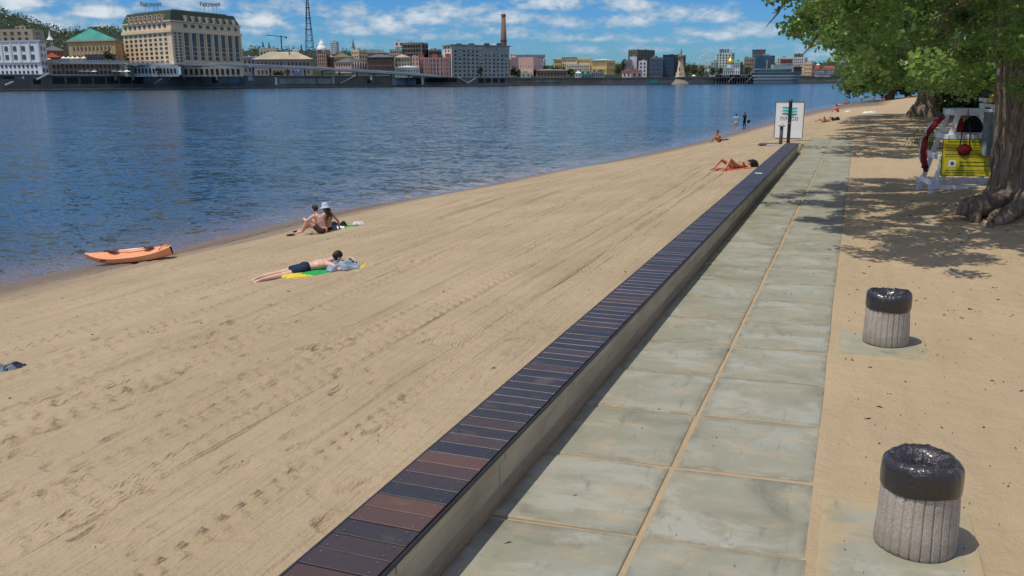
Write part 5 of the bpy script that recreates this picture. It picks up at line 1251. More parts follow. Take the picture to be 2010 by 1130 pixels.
# hotel
B = Bld('hotel', 'huge cream hotel with a green mansard roof, the tallest block on the far bank', 'hotel', (344, 720), GZ)
Lh, Ch, Rh = (249, 775), (344, 722), (478, 800)
f, z0, z1 = B.block(Lh, Ch, Rh, 62, 126, cream); za = zat(344, 41, 722); zt = zat(344, 18, 722); zc = zat(344, 56, 722)
def inset(f, k): cx = sum(p[0] for p in f) / 4; cy = sum(p[1] for p in f) / 4; return [(p[0] + (cx - p[0]) * k, p[1] + (cy - p[1]) * k) for p in f]
B.part('string_course', MB().prism(inset(f, -.025), z1 + .004, zc), cream); B.part('attic_storey', MB().prism(inset(f, .004), zc + .004, za), cream); B.part('cornice', MB().prism(inset(f, -.022), za + .004, za + .9), cream)
B.part('mansard_roof', MB().frustum(inset(f, .005), za + .91, inset(f, .10), zt), roofgreen); B.part('roof_deck', MB().prism(inset(f, .22), zt + .004, zt + 1.3), grey)
H_ = z1 - z0
B.wins(f[0], f[1], z0 + H_ * .02, z1, 9, 7, .48, .50, WG, .02, .93); B.wins(f[0], f[1], zc + 1, za - .6, 9, 1, .45, .62, WG, .02, .93)
n0 = B.n; B.n = 0; B.wins(f[1], f[2], z0 + H_ * .14, z1, 8, 6, .52, .84, WG, .14, .98, cap=28); 
b = MB(); A_, C_ = Vector((*f[1], 0)), Vector((*f[2], 0)); x = (C_ - A_).normalized(); n_ = Vector((x.y, -x.x, 0)); n_ = n_ if n_.y < 0 else -n_
for j in range(6):
    for i in range(8):
        if j * 8 + i < 28: continue
        p = A_.lerp(C_, .14 + .84 * (i + .5) / 8) + n_ * .12; b.bar(p - x * 2.4 + Vector((0, 0, z0 + H_ * (.14 + .86 * (j + .5) / 6))), p + x * 2.4 + Vector((0, 0, z0 + H_ * (.14 + .86 * (j + .5) / 6))), .3, H_ / 6 * .84)
o = B.part('shaded_windows', b, WG); o['kind'] = 'stuff'
for i in range(9):
    p = A_.lerp(C_, .14 + .84 * i / 8) + n_ * .35; B.part('pilaster', MB().bar(p + Vector((0, 0, z0 + H_ * .14)), p + Vector((0, 0, z1)), 2.2, 1.0, up=(x.x, x.y, 0)), cream)
A2, C2 = Vector((*f[0], 0)), Vector((*f[1], 0)); x2 = (C2 - A2).normalized(); n2 = Vector((x2.y, -x2.x, 0)); n2 = n2 if n2.y < 0 else -n2; zr = za + .9; hr = zt - zr
for i in range(8):
    p = A2.lerp(C2, .13 + .76 * (i + .5) / 8)
    d_ = B.part('dormer', MB().box((p.x + n2.x * -.4, p.y + n2.y * -.4, zr + hr * .32), (3.6, 3.6, hr * .62), Matrix.Rotation(math.atan2(x2.y, x2.x), 3, 'Z')), cream)
    for zz in (.16, .48): q = p + n2 * 1.5; MB().box((q.x, q.y, zr + hr * zz), (2.0, .5, hr * .2), Matrix.Rotation(math.atan2(x2.y, x2.x), 3, 'Z')).obj('window', WG, d_)
for i in range(8):
    p = A_.lerp(C_, .16 + .8 * (i + .5) / 8); B.part('dormer', MB().box((p.x - n_.x * .4, p.y - n_.y * .4, zr + hr * .28), (2.4, 3.6, hr * .56), Matrix.Rotation(math.atan2(x.y, x.x), 3, 'Z')), greyst)
n1_ = B.n; B.n = 0; B.wins(f[1], f[2], zc + 1, za - .6, 8, 1, .4, .55, WG, .14, .98); B.wins(f[1], f[2], z0 + H_ * .06, z1, 2, 10, .5, .6, WG, .02, .13, cap=28)
for px_, Yq in ((296, 765), (412, 778)):
    P = at(px_, 8, Yq); o = text('Fairmont', 4.7, grey, B.root, P - B.loc, (rad(90), 0, 0), 'roof_lettering', .2)
    b = MB()
    for q in (-5, -2, 2, 5): b.bar((P.x + q, P.y + .6, zt), (P.x + q, P.y + .6, P.z - 1.2), .18, .18)
    b.bar((P.x - 7, P.y + .6, P.z - 1.6), (P.x + 7, P.y + .6, P.z - 2.0), .15, .15); B.part('sign_frame', b, dgrey)
simple('hotel_podium', 'pale grey two storey podium in front of the big cream hotel', 246, 352, 128, 150, 716, palegrey, (14, 1, .5, .5), dp=10, wm=WD)
simple('waterfront_arcade', 'cream arcade with dark doorways under the right half of the big hotel', 356, 478, 131, 150, 735, greyst, (11, 1, .5, .65), dp=12, wm=WD)
simple('terrace_building', 'dark two level terrace building with shaded openings behind the lower white umbrellas', 98, 243, 122, 149, 722, cm('terrace_dark', (.16, .15, .14)), (16, 2, .6, .5), wm=WD, dp=8)
simple('kiosk', 'blue and white kiosk under the viaduct beside the long mural', 577, 594, 139, 150, 840, cm('kiosk_blue', (.10, .20, .38)), (4, 1, .4, .6), wm=WL, dp=8)
# viaduct
def viaduct():
    pts = [(-60, 116, 690), (100, 119.5, 690), (240, 122, 705), (480, 127, 765), (640, 134, 825), (800, 144, 890), (860, 149, 915)]
    P = [at(*q) for q in pts]; root = thing('viaduct', 'long grey elevated road running along the far bank past the hotel', 'viaduct', P[0]); lo = -P[0]
    b = MB()
    for a, c in zip(P[:-1], P[1:]): b.bar(a + Vector((0, 5, -1)), c + Vector((0, 5, -.6)), 11, 1.5)
    b.obj('deck', cm('viaduct_concrete', (.55, .55, .52)), root).location = lo
    b = MB()
    for a, c in zip(P[:-1], P[1:]): b.bar(a + Vector((0, -.7, .75)), c + Vector((0, -.7, .75)), .25, .8)
    b.obj('railing', palegrey, root).location = lo
    for px in range(20, 840, 34):
        Y = float(np.interp(px, [q[0] for q in pts], [q[2] for q in pts])); py = float(np.interp(px, [q[0] for q in pts], [q[1] for q in pts])); Q = at(px, py, Y + 4)
        MB().bar((Q.x, Q.y, GZ - 1), (Q.x, Q.y, Q.z - 2), 1.3, 1.3).obj('pier', conc, root).location = lo
    for px in (60, 160, 330, 440, 560, 690):
        Y = float(np.interp(px, [q[0] for q in pts], [q[2] for q in pts])); py = float(np.interp(px, [q[0] for q in pts], [q[1] for q in pts])); Q = at(px, py, Y)
        MB().tube([(Q.x, Q.y, Q.z), (Q.x, Q.y, Q.z + 5), (Q.x + 1.5, Q.y, Q.z + 5.6)], [.16, .12, .1], 6).obj('lamp_post', palegrey, root).location = lo
viaduct()
# umbrellas on the terraces
def umbrella(px, py, Y, w, M, label, group):
    P = at(px, py, Y); t = thing('umbrella', label, 'umbrella', (P.x, P.y, P.z - 3.2), 0, group); r = w / 2 * Y / F
    MB().lathe([(r, 2.6), (r * .98, 2.75), (r * .5, 3.5), (.1, 4.3), (0, 4.3)], 8).obj('canopy', M, t)
    MB().tube([(0, 0, -1), (0, 0, 4.2)], [.1, .1], 6).obj('pole', grey, t)
wm_ = mat('white_canvas', (.80, .79, .76), .8, .08, 1); ym_ = mat('yellow_canvas', (.72, .50, .10), .8, .1, 1)
for i, px in enumerate((125, 134, 143, 152, 164)): umbrella(px, 113, 735, 11, wm_, 'white terrace umbrella in the upper row below the ochre hall', 'white umbrellas of the upper terrace')
umbrella(96, 116, 735, 13, ym_, 'yellow terrace umbrella at the left end of the upper white row', None); umbrella(214, 116, 734, 15, ym_, 'yellow terrace umbrella under the round tree by the hotel', None)
for i, px in enumerate((160, 172, 185)): umbrella(px, 139, 700, 14, wm_, 'white umbrella of the left trio on the lower quay', 'white umbrellas on the lower quay, left trio')
for i, px in enumerate((225, 237, 249)): umbrella(px, 139, 706, 14, wm_, 'white umbrella of the right trio on the lower quay under the hotel', 'white umbrellas on the lower quay, right trio')
# behind and right of the hotel
simple('long_hall', 'long grey hall with a beige pitched roof right of the big hotel', 500, 614, 116, 150, 960, cm('grey_hall_wall', (.30, .29, .26)), (14, 2, .4, .4), roof=(15, beigeroof), dp=45)
simple('low_hall', 'flat grey hall between the hotel and the beige roofed hall', 478, 512, 112, 146, 985, grey, (4, 2, .5, .4), cap=palegrey)
simple('attic_block', 'pale block peeping over the beige roof right of the hotel', 512, 546, 94, 116, 1150, cm('faded_beige', (.50, .46, .38)), (5, 1, .4, .4))
simple('hillside_house', 'small pale house on the wooded ridge behind the beige roof', 577, 590, 96, 104, 1480, white, (3, 1, .3, .4))
for px, w, t_, k in ((517, 9, 82, 0), (529, 8, 83, 1), (592, 6, 86, 2)): mini_tree(px, 102, t_, w, 1400, ('leftmost dark conifer on the ridge behind the beige roof', 'second dark conifer on the ridge beside the crane', 'slim dark conifer on the ridge left of the lattice mast')[k], conic=True, name='conifer')
# tv mast
B = Bld('lattice_mast', 'tall dark lattice television mast on the ridge', 'mast', (611, 1400), zat(611, 100, 1400)); q = plan(611, 1400); zb = zat(611, 104, 1400); zt = zat(611, -25, 1400); MST = mat('mast_steel', (.05, .07, .10), .6, .1)
def mw(z): k = (z - zb) / (zt - zb); return 5.2 * (1 - k) ** 1.15 + .5
b = MB(); lv = [zb + (zt - zb) * (1 - (1 - i / 13) ** 1.25) for i in range(14)]
for a, c in zip(lv[:-1], lv[1:]):
    for s1, s2 in ((-1, -1), (1, -1), (1, 1), (-1, 1)):
        p0 = (q[0] + s1 * mw(a), q[1] + s2 * mw(a), a); p1 = (q[0] + s1 * mw(c), q[1] + s2 * mw(c), c); b.bar(p0, p1, .75, .75)
        t1, t2 = (s2, -s1); pb = (q[0] + (-s2) * mw(c), q[1] + s1 * mw(c), c); b.bar(p0, pb, .3, .3); b.bar(p1, pb, .5, .5)
B.part('lattice', b, MST)
for k in (4, 6, 8, 10): z = lv[k]; B.part('platform', MB().box((q[0], q[1], z), (mw(z) * 2 + 2, mw(z) * 2 + 2, 1.0)), MST)
B = Bld('tower_crane', 'thin dark tower crane on the skyline left of the lattice mast', 'crane', (557, 1500), zat(557, 98, 1500)); q = plan(556.5, 1500); zb, zj = zat(557, 98, 1500), zat(557, 72, 1500)
B.part('tower', MB().bar((*q, zb), (*q, zj + 2), 1.6, 1.6), MST); B.part('jib', MB().bar((q[0] - 24, q[1], zj + 3), (q[0] + 9, q[1], zj - .5), .9, 1.0), MST); B.part('counterweight', MB().box((q[0] + 8, q[1], zj - 1), (3, 2, 2.5)), MST)
# old town houses, x 615 to 775
simple('round_tower', 'pale cylindrical high rise on the ridge right of the lattice mast', 651, 663, 81, 105, 1400, palegrey, (4, 5, .4, .4), side=5)
B, f, z0, z1 = simple('corner_house', 'brown brick corner house topped with a white cupola', 624, 642, 97, 138, 925, cm('pinkish_brick', (.36, .22, .17), .25), (4, 5, .4, .5), side=6); c_ = ((f[0][0] + f[1][0]) / 2, (f[0][1] + f[1][1]) / 2 + 4, 0)
B.part('cupola', MB().lathe([(4.6, z1), (4.6, z1 + 3), (3.4, z1 + 3.2), (3.2, z1 + 5), (1.8, z1 + 8), (.5, z1 + 9), (.2, z1 + 11.5)], 16, c_), white, True)
simple('brick_house', 'narrow red brown house right of the white cupola', 645, 657, 112, 138, 935, brown, (3, 3, .4, .5), roof=(5, beigeroof))
simple('green_roof_house', 'house with a broad olive brown roof behind the pink gabled villa', 655, 692, 112, 138, 985, tan, (6, 2, .4, .4), roof=(9, cm('olive_roof', (.17, .14, .075))))
B, f, z0, z1 = simple('pink_villa', 'pink villa with white columns and an arched gable on the waterfront', 659, 690, 122, 143, 900, cm('pale_pink_wall', (.62, .42, .32)), (6, 2, .4, .45), roof=(9, slate), side=30)
for i in range(5): p = Vector((*f[1], 0)).lerp(Vector((*f[2], 0)), .2 + .17 * i); B.part('column', MB().tube([(p.x, p.y - .8, z0), (p.x, p.y - .8, z1)], [.55, .5], 10), white, True)
simple('yellow_house', 'white and orange tall house behind the pink villa', 692, 706, 97, 140, 960, cm('cream_yellow_wall', (.72, .60, .36)), (3, 5, .4, .5), side=17)
B, f, z0, z1 = simple('spired_house', 'old house with a thin spire left of the brown mansion', 696, 702, 94, 104, 1000, white, (1, 1, .4, .5)); B.part('spire', MB().lathe([(2.4, z1), (1.0, z1 + 3), (.15, z1 + 10)], 10, (*f[0], 0)), slate)
simple('brown_mansion', 'dark brown long mansion with white framed windows', 722, 774, 112, 146, 905, cm('dark_brown_wall', (.13, .075, .05), .3), (10, 3, .34, .4), roof=(6, slate), wm=WL)
simple('grey_roof_house', 'row of houses with grey roofs above the brown mansion', 702, 762, 104, 122, 1040, cm('greyish_wall', (.36, .32, .27)), (10, 1, .4, .4), roof=(7, slate))
simple('beige_house', 'small beige house between the brown mansion and the rose brick block', 776, 806, 112, 132, 930, cm('beige_wall', (.46, .38, .25)), (5, 2, .4, .5), roof=(6, beigeroof))
# concrete shell
B, f, z0, z1 = simple('unfinished_building', 'unfinished concrete frame building with open dark floors', 790, 829, 83, 132, 1010, conc, (7, 5, .72, .62), side=13, wm=WD)
simple('unfinished_wing', 'pale unfinished wing left of the open concrete frame', 766, 790, 96, 130, 1015, cm('pale_concrete_wall', (.52, .46, .38)), (5, 4, .4, .5), wm=WD)
simple('unfinished_annex', 'low open concrete annex right of the unfinished building', 842, 868, 97, 130, 1015, conc, (6, 3, .7, .6), wm=WD)
simple('rooftop_block', 'white stair block on top of the unfinished building', 776, 794, 80, 92, 1018, white, (2, 1, .4, .4))
# rose block, green windowed house
B, f, z0, z1 = simple('rose_block', 'rose red brick block with white pilasters and stepped gables', 824, 884, 112, 150, 925, rose, (9, 4, .38, .55), side=2)
B.wins(f[0], f[1], z0, z1, 8, 1, .10, 1.0, palegrey, 0, 1, 'pilaster', depth=.8)
for k in (.06, .5, .94):
    p = Vector((*f[0], 0)).lerp(Vector((*f[1], 0)), k); B.part('gable', MB().box((p.x, p.y + 2, z1 + 1.5), (5, 3, 3.6)), cm('red_gable', (.48, .13, .10)))
simple('pale_pink_wing', 'pale pink narrow wing left of the rose brick block', 809, 823, 110, 148, 930, cm('salmon_wall', (.66, .40, .32)), (2, 4, .35, .45))
simple('green_window_house', 'low pale waterside house with a row of green windows', 776, 824, 132, 152, 905, cm('pale_green_wall', (.46, .50, .44)), (8, 1, .5, .55), roof=(4, palegrey), wm=WT)
# apartments
B = Bld('apartment_block', 'grey nine storey apartment block with rows of white balconies and an end wall in a pale sunlit tone', 'building', (888, 960), GZ)
f, z0, z1 = B.block((871, 990), (888, 962), (1000, 1010), 88, 152, cm('apartment_grey', (.42, .42, .37)), cap=greyst); H_ = z1 - z0
B.part('end_wall', MB().bar(Vector((*f[0], (z0 + z1) / 2)) + Vector((-.25, -.15, 0)), Vector((*f[1], (z0 + z1) / 2)) + Vector((-.25, -.15, 0)), .3, H_ - .2), cm('sunlit_tone_wall', (.74, .66, .54), .1))  # paler overlay: the sunlit look of this face is put into its colour
B.wins(f[0], f[1], z0 + H_ * .1, z1, 2, 8, .3, .45, WG, .15, .9, proud=.5); B.wins(f[1], f[2], z0 + H_ * .02, z1, 13, 8, .42, .5, WG, .02, .98, cap=100)
n0 = B.n; B.n = 0
for c in (.12, .30, .48, .66, .80, .94): B.wins(f[1], f[2], z0 + H_ * .12, z1 - H_ * .04, 1, 8, .8, .38, BALC, c - .022, c + .022, 'balcony', skip=5, proud=.55, depth=1.2)
for px in (900, 925, 955, 980): P = at(px, 86, 985); B.part('rooftop_hut', MB().box((P.x, P.y + 6, z1 + 1.6), (6, 5, 2.2)), dgrey)
B = Bld('factory_chimney', 'tall brown brick factory chimney behind the apartment block', 'chimney', (990, 1080), GZ); q = plan(989, 1080); zt = zat(989, 28, 1080)
B.part('shaft', MB().lathe([(4.4, GZ - 1), (3.6, zat(989, 80, 1080)), (3.55, zat(989, 79, 1080)), (2.4, zt), (0, zt)], 20, (*q, 0)), cm('chimney_brick', (.26, .16, .12), .3), True)
B.part('band', MB().lathe([(3.9, zat(989, 81, 1080)), (3.9, zat(989, 78.5, 1080))], 20, (*q, 0)), dgrey); B.part('rim', MB().lathe([(2.7, zt - 3), (2.7, zt + .3), (0, zt + .3)], 20, (*q, 0)), brown)
# x 1000 to 1235
simple('pink_hall', 'long windowless pale pink hall right of the apartment block', 1002, 1047, 112, 148, 1080, cm('light_pink_wall', (.70, .46, .40), .12), (8, 1, .12, .1), side=18, dp=60)
simple('white_tower_house', 'narrow white house at the right end of the pink hall', 1066, 1072, 114, 132, 1140, white, (1, 3, .4, .5))
simple('pavilion_roof', 'white rooftop box on the pink hall', 1002, 1012, 103, 113, 1095, white, (3, 1, .4, .5)); simple('skyline_block', 'long low grey roofs on the skyline behind the pink hall', 1012, 1070, 107, 122, 1300, grey, (9, 1, .4, .4), dp=40)
B, f, z0, z1 = simple('yellow_palace', 'long pale yellow building with a green edged roof', 1086, 1160, 116, 140, 1180, yellow, (18, 3, .4, .45), roof=(3, cm('green_grey_edge', (.25, .30, .2)))); 
simple('yellow_wing', 'taller middle section of the long pale yellow building', 1103, 1132, 113.5, 141, 1172, cm('pale_yellow_wall', (.78, .66, .40)), (8, 3, .4, .45), cap=dgrey)
simple('white_lower_wing', 'white lower wing in front of the long yellow building', 1110, 1158, 126, 140, 1165, cm('cream_white_wall', (.74, .68, .52)), (12, 2, .4, .45))
simple('ochre_house', 'deep yellow house with a shaded blue grey flank', 1161, 1190, 118, 146, 1145, cm('deep_yellow_wall', (.76, .55, .22)), (7, 2, .36, .45), side=17, roof=(3, palegrey))
simple('grey_shed', 'low grey shed below the deep yellow house', 1160, 1186, 140, 152, 1100, cm('shed_grey', (.28, .30, .28)), (6, 1, .4, .5)); simple('teal_hut', 'teal green hut on the embankment below the yellow buildings', 1141, 1162, 144, 156, 1075, cm('teal_wall', (.06, .28, .22)), (3, 1, .4, .4))
simple('white_hut', 'small white gabled hut left of the teal hut', 1129, 1141, 143, 152, 1080, white, (2, 1, .3, .4), roof=(4, white))
simple('stone_ruin', 'long low brown stone building with arched openings on the embankment', 1052, 1114, 138, 153, 1070, cm('ruin_stone', (.23, .19, .15), .35), (9, 1, .42, .4), roof=(3, cm('ruin_roof', (.22, .18, .15))), wm=WD)
simple('green_shed', 'small pale green shed among the bushes below the pink hall', 1022, 1042, 142, 152, 1065, cm('pale_green_shed', (.42, .50, .38)), (2, 1, .3, .4)); simple('tent_roof', 'grey tent roof among the bushes below the pink hall', 1020, 1042, 131, 140, 1090, grey, (2, 1, .3, .3), roof=(4, slate))
for i, (px, pb, pt, w, lb) in enumerate(((1008, 153, 132, 14, 'green bush at the right foot of the apartment block'), (1018, 153, 136, 14, 'low green bush below the pink hall beside the pale green shed'), (1050, 150, 135, 12, 'dark tree at the right end of the pink hall'), (1091, 146, 129, 20, 'broad green tree in front of the long yellow building'), (1105, 146, 125, 12, 'tall green tree in front of the middle of the yellow building'),
        (1121, 150, 134, 18, 'rounded dark tree behind the small white hut'), (1070, 140, 128, 10, 'small tree beside the narrow white house'), (1211, 152, 124, 14, 'tall dark tree right of the deep yellow house'), (1222, 140, 116, 12, 'dark tree top left of the dark office block'), (878, 151, 143, 12, 'small bush at the left foot of the apartment block'), (943, 152, 130, 13, 'dark tree in front of the apartment block'),
        (213, 122, 96, 17, 'round green tree between the ochre hall and the hotel'), (312, 147, 128, 13, 'green bush in front of the hotel podium'), (545, 151, 139, 24, 'light green bushes under the viaduct'), (1347, 150, 122, 14, 'reddish tree directly right of the waterside chapel'))):
    mini_tree(px, pb, pt, w, {1211: 1130, 1222: 1200, 213: 733, 312: 712, 545: 830, 943: 955, 878: 950}.get(px, 1085), lb, LEAFB if px == 1347 else LEAF2)
for i, (px, w, lb) in enumerate(((1362, 18, 'broad olive tree among the autumn trees right of the chapel'), (1376, 14, 'rusty brown tree at the right end of the autumn trees'), (1398, 14, 'green tree at the left of the white church'), (1412, 14, 'green tree just left of the gold domed church'), (1467, 14, 'green bush between the church and the glass block'))):
    mini_tree(px, 151, (126, 128, 130, 131, 128)[i], w, 1180, lb, (LEAFB, LEAFB, LEAF2, LEAF2, LEAF2)[i])
# x 1220 to 1350
B, f, z0, z1 = simple('office_block', 'dark olive grey office block, the tallest between the yellow buildings and the chapel', 1232, 1250, 97, 150, 1260, cm('olive_grey_wall', (.16, .15, .11)), (4, 8, .4, .45), side=34, dp=30)
simple('white_gable', 'plain white gable wall below the dark office block', 1235, 1249, 111, 150, 1225, white, (1, 1, .1, .1), dp=12)
simple('grey_house', 'small grey house with white windows left of the white gable', 1220, 1240, 118, 150, 1205, cm('dull_grey_wall', (.22, .23, .23)), (4, 3, .4, .4), wm=WL)
simple('red_roof_cottage', 'pale cottage with a dark red roof on the embankment edge', 1221, 1239, 140, 153, 1110, cm('cottage_pink', (.62, .47, .42)), (2, 1, .3, .5), roof=(6, cm('dark_red_roof', (.16, .065, .05))), side=22)
simple('white_house', 'narrow white house with dark windows right of the red roofed cottage', 1253, 1269, 119, 151, 1180, white, (2, 4, .42, .5))
simple('glass_office', 'blue grey glass office block with pale mullions', 1276, 1300, 112, 151, 1185, cm('blue_grey_frame', (.20, .23, .27)), (10, 4, .55, .8), wm=WB)
simple('glass_office', 'dark blue glass block directly left of the chapel', 1300, 1322, 108, 151, 1200, cm('dark_frame', (.09, .10, .12)), (8, 5, .6, .8), wm=WB, cap=dgrey); simple('dark_office', 'dark slab rising behind the chapel', 1322, 1345, 108, 151, 1215, cm('slab_dark', (.10, .105, .115)), (6, 5, .5, .6))
# chapel on the water
B = Bld('waterside_chapel', 'cream chapel with a slim belfry and dark spire standing on its own islet', 'chapel', (1335, 1065), WATER_Z)
q = plan(1335.5, 1066); Z = lambda py: zat(1335, py, 1066)
B.part('islet', MB().lathe([(10.5, WATER_Z - 1), (9.6, WATER_Z + 1.2), (6.2, Z(157)), (5.6, Z(154)), (0, Z(154))], 24, (*q, 0)), cm('pale_rock', (.26, .23, .18), .4))
B.part('gallery', MB().lathe([(5.2, Z(154)), (5.2, Z(151.5)), (0, Z(151.5))], 16, (*q, 0)), WD); B.part('terrace', MB().lathe([(6.6, Z(151.5)), (6.6, Z(150)), (0, Z(150))], 16, (*q, 0)), palegrey)
Rq = Matrix.Rotation(rad(18), 3, 'Z'); zz0, zz1 = Z(150), Z(142)
def qb(w, a, c, M, n): h = c - a; B.part(n, MB().box((q[0], q[1], (a + c) / 2), (w, w, h), Rq), M)
cw_ = cm('chapel_cream', (.74, .58, .36), .1)
qb(7.8, Z(150), Z(142), cw_, 'base_storey'); B.part('nave', MB().frustum([tuple((Rq @ Vector((x * 3.1, y * 3.1, 0)) + Vector((*q, 0)))[:2]) for x, y in ((-1, -1), (1, -1), (1, 1), (-1, 1))], Z(142) + .004, [tuple((Rq @ Vector((x * 2.0, y * 2.0, 0)) + Vector((*q, 0)))[:2]) for x, y in ((-1, -1), (1, -1), (1, 1), (-1, 1))], Z(122)), cw_)
qb(4.1, Z(122) + .004, Z(113), cw_, 'belfry'); B.part('dome', MB().lathe([(3.6, Z(113)), (3.9, Z(111.5)), (3.2, Z(109)), (1.4, Z(106.5)), (.8, Z(105)), (.9, Z(102)), (.45, Z(98)), (.1, Z(92)), (0, Z(92))], 16, (*q, 0)), cm('chapel_dome', (.20, .15, .09)), True)
B.wins(plan(1331.5, 1061), plan(1336, 1060), Z(121), Z(114), 1, 1, .45, .7, WD, proud=.3); B.wins(plan(1330, 1060.2), plan(1337, 1059), Z(141), Z(131), 1, 1, .35, .8, mat('brown_portal', (.12, .07, .03), .8), proud=.6, name='portal')
# x 1350 to 1660
B = Bld('ferris_wheel', 'white ferris wheel rising left of the stepped white tower', 'ferris wheel', (1385, 1500), GZ); q = plan(1385, 1500); R_ = 12.5; zc_ = zat(1385, 122, 1500)
B.part('rim', MB().tube([(q[0] + R_ * math.cos(a), q[1], zc_ + R_ * math.sin(a)) for a in np.linspace(0, 2 * math.pi, 33)], [.5] * 33, 6), white)
for k in range(8): a = k * math.pi / 8; B.part('spoke', MB().bar((q[0] + R_ * math.cos(a), q[1], zc_ + R_ * math.sin(a)), (q[0] - R_ * math.cos(a), q[1], zc_ - R_ * math.sin(a)), .35, .35), white)
for k in range(14): a = k * 2 * math.pi / 14; B.part('cabin', MB().box((q[0] + (R_ + 1) * math.cos(a), q[1] - .5, zc_ + (R_ + 1) * math.sin(a) - 1), (1.8, 1.8, 2.2)), white)
for s in (-1, 1): B.part('support', MB().bar((q[0] + s * 8, q[1] + .8, GZ), (q[0], q[1] + .8, zc_), .8, .8), white)
B, f, z0, z1 = simple('stepped_tower', 'pale green and white stepped apartment tower behind the gold domed church', 1403, 1434, 103, 150, 1330, cm('pale_mint_wall', (.58, .66, .58)), (5, 8, .45, .5), side=6); simple('penthouse', 'narrow top storeys of the stepped white tower', 1410, 1430, 98, 105, 1335, white, (4, 1, .5, .5), cap=dgrey)
simple('tower_wing', 'low mint shoulder left of the stepped tower', 1394, 1404, 120, 150, 1325, mint, (2, 4, .4, .5))
B, f, z0, z1 = simple('gold_domed_church', 'white church with a gold dome and green roofs', 1419, 1440, 135, 149, 1200, white, (5, 1, .3, .5), roof=(4, cm('church_green', (.04, .22, .14))), cat='church'); q = plan(1432.5, 1206)
B.part('drum', MB().lathe([(4.2, z1), (4.2, zat(1432, 125, 1206)), (0, zat(1432, 125, 1206))], 16, (*q, 0)), white); B.part('gold_dome', MB().lathe([(4.6, zat(1432, 125, 1206)), (4.9, zat(1432, 122, 1206)), (3.2, zat(1432, 117, 1206)), (1, zat(1432, 114, 1206)), (.25, zat(1432, 110, 1206)), (0, zat(1432, 109, 1206))], 18, (*q, 0)), gold, True)
B, f, z0, z1 = simple('green_roof_church', 'small white church with a green tent roof right of the gold dome', 1438, 1452, 124, 148, 1290, white, (3, 2, .3, .5), roof=(6, cm('tent_green', (.10, .34, .24))), cat='church')
simple('dark_house', 'small dark flanked house between the churches and the glass block', 1452, 1457, 121, 148, 1300, dgrey, (1, 2, .4, .4)); simple('beige_block', 'beige block at the left of the teal glass building', 1459, 1478, 112, 148, 1320, tan, (4, 4, .4, .4))
simple('grey_tower', 'grey office tower with a red sign panel behind the teal glass block', 1474, 1500, 98, 148, 1420, cm('tower_grey', (.24, .25, .26)), (6, 6, .45, .5), cap=dgrey)[0].part('sign_panel', MB().box((*plan(1491, 1418), zat(1491, 102, 1418)), (5, .6, 3)), mat('red_panel', (.55, .05, .06), .5))
simple('teal_glass_block', 'blue teal glass office block behind the ship shaped restaurant', 1481, 1501, 108, 148, 1290, tealglass, (6, 7, .8, .5), side=18, wm=WB)
B, f, z0, z1 = simple('white_apartments', 'large white apartment building with a maroon mansard right of the glass block', 1522, 1577, 112, 148, 1330, cm('apartment_white', (.70, .67, .62)), (13, 6, .42, .5), side=6); p0, p1 = Vector((*f[0], 0)), Vector((*f[1], 0)); a_, c_ = p0.lerp(p1, .16), p0.lerp(p1, .55); B.part('maroon_roof', MB().bar(a_ + Vector((0, -.8, z1 - 5)), c_ + Vector((0, -.8, z1 - 5)), 1.4, 5), cm('maroon_roof', (.15, .055, .05)))
simple('roof_pavilion', 'dark green roofed penthouse on the white apartment building', 1556, 1574, 105, 113, 1335, cm('penthouse_green', (.15, .24, .22)), (4, 1, .5, .5))
simple('brown_house', 'dark brown house in front of the white apartment building', 1556, 1572, 131, 148, 1240, cm('deep_brown_wall', (.10, .06, .05)), (4, 2, .4, .4), roof=(3, slate)); simple('peach_block', 'peach coloured block right of the white apartment building', 1578, 1592, 122, 148, 1300, cm('peach_wall', (.66, .46, .28)), (4, 3, .4, .4), side=6)
simple('pink_terrace', 'row of pink houses with red roofs near the bridge', 1588, 1642, 134, 148, 1310, cm('terrace_pink', (.70, .46, .44)), (14, 2, .4, .4), roof=(5, redroof), dp=20)
simple('white_warehouse', 'long white warehouse below the pink terrace', 1600, 1640, 141, 151, 1260, cm('warehouse_white', (.62, .62, .60)), (10, 1, .4, .4), roof=(2, slate)); simple('white_gable_house', 'white gabled house on the skyline above the pink terrace', 1600, 1608, 127, 136, 1420, white, (2, 1, .3, .3), roof=(3, white))
for i, (px, pb, pt, w, lb) in enumerate(((1612, 161, 150, 20, 'low green bush at the waterline near the bridge'), (1634, 161, 145, 16, 'taller green bush at the waterline near the bridge'), (1655, 160, 152, 24, 'dark shrubs at the far right end of the embankment'))): mini_tree(px, pb, pt, w, 1230, lb)
# ship shaped restaurant and moored pontoons
B = Bld('ship_restaurant', 'grey ship shaped floating restaurant with curved decks and long window bands', 'ship', (1520, 1120), WATER_Z); Yb = 1110
def deck(px0, px1, pt, pb, M, name, rnd=.5):
    l, r = Vector((*plan(px0, Yb), 0)), Vector((*plan(px1, Yb), 0)); x = (r - l); n_ = Vector((-x.y, x.x, 0)).normalized(); w = 9; P = []
    for k in range(15): a = math.pi / 2 + math.pi * k / 14; P.append(l + x * .02 + x.normalized() * w * rnd * math.cos(a) + n_ * (w + w * -math.sin(a)))
    for k in range(15): a = -math.pi / 2 + math.pi * k / 14; P.append(r - x * .12 + x.normalized() * w * 1.6 * math.cos(a) + n_ * (w + w * -math.sin(a)))
    B.part(name, MB().prism([(p.x, p.y) for p in P], zat(1520, pb, Yb), zat(1520, pt, Yb)), M)
SG = cm('ship_grey', (.16, .20, .22)); SL = cm('ship_pale', (.34, .38, .40))
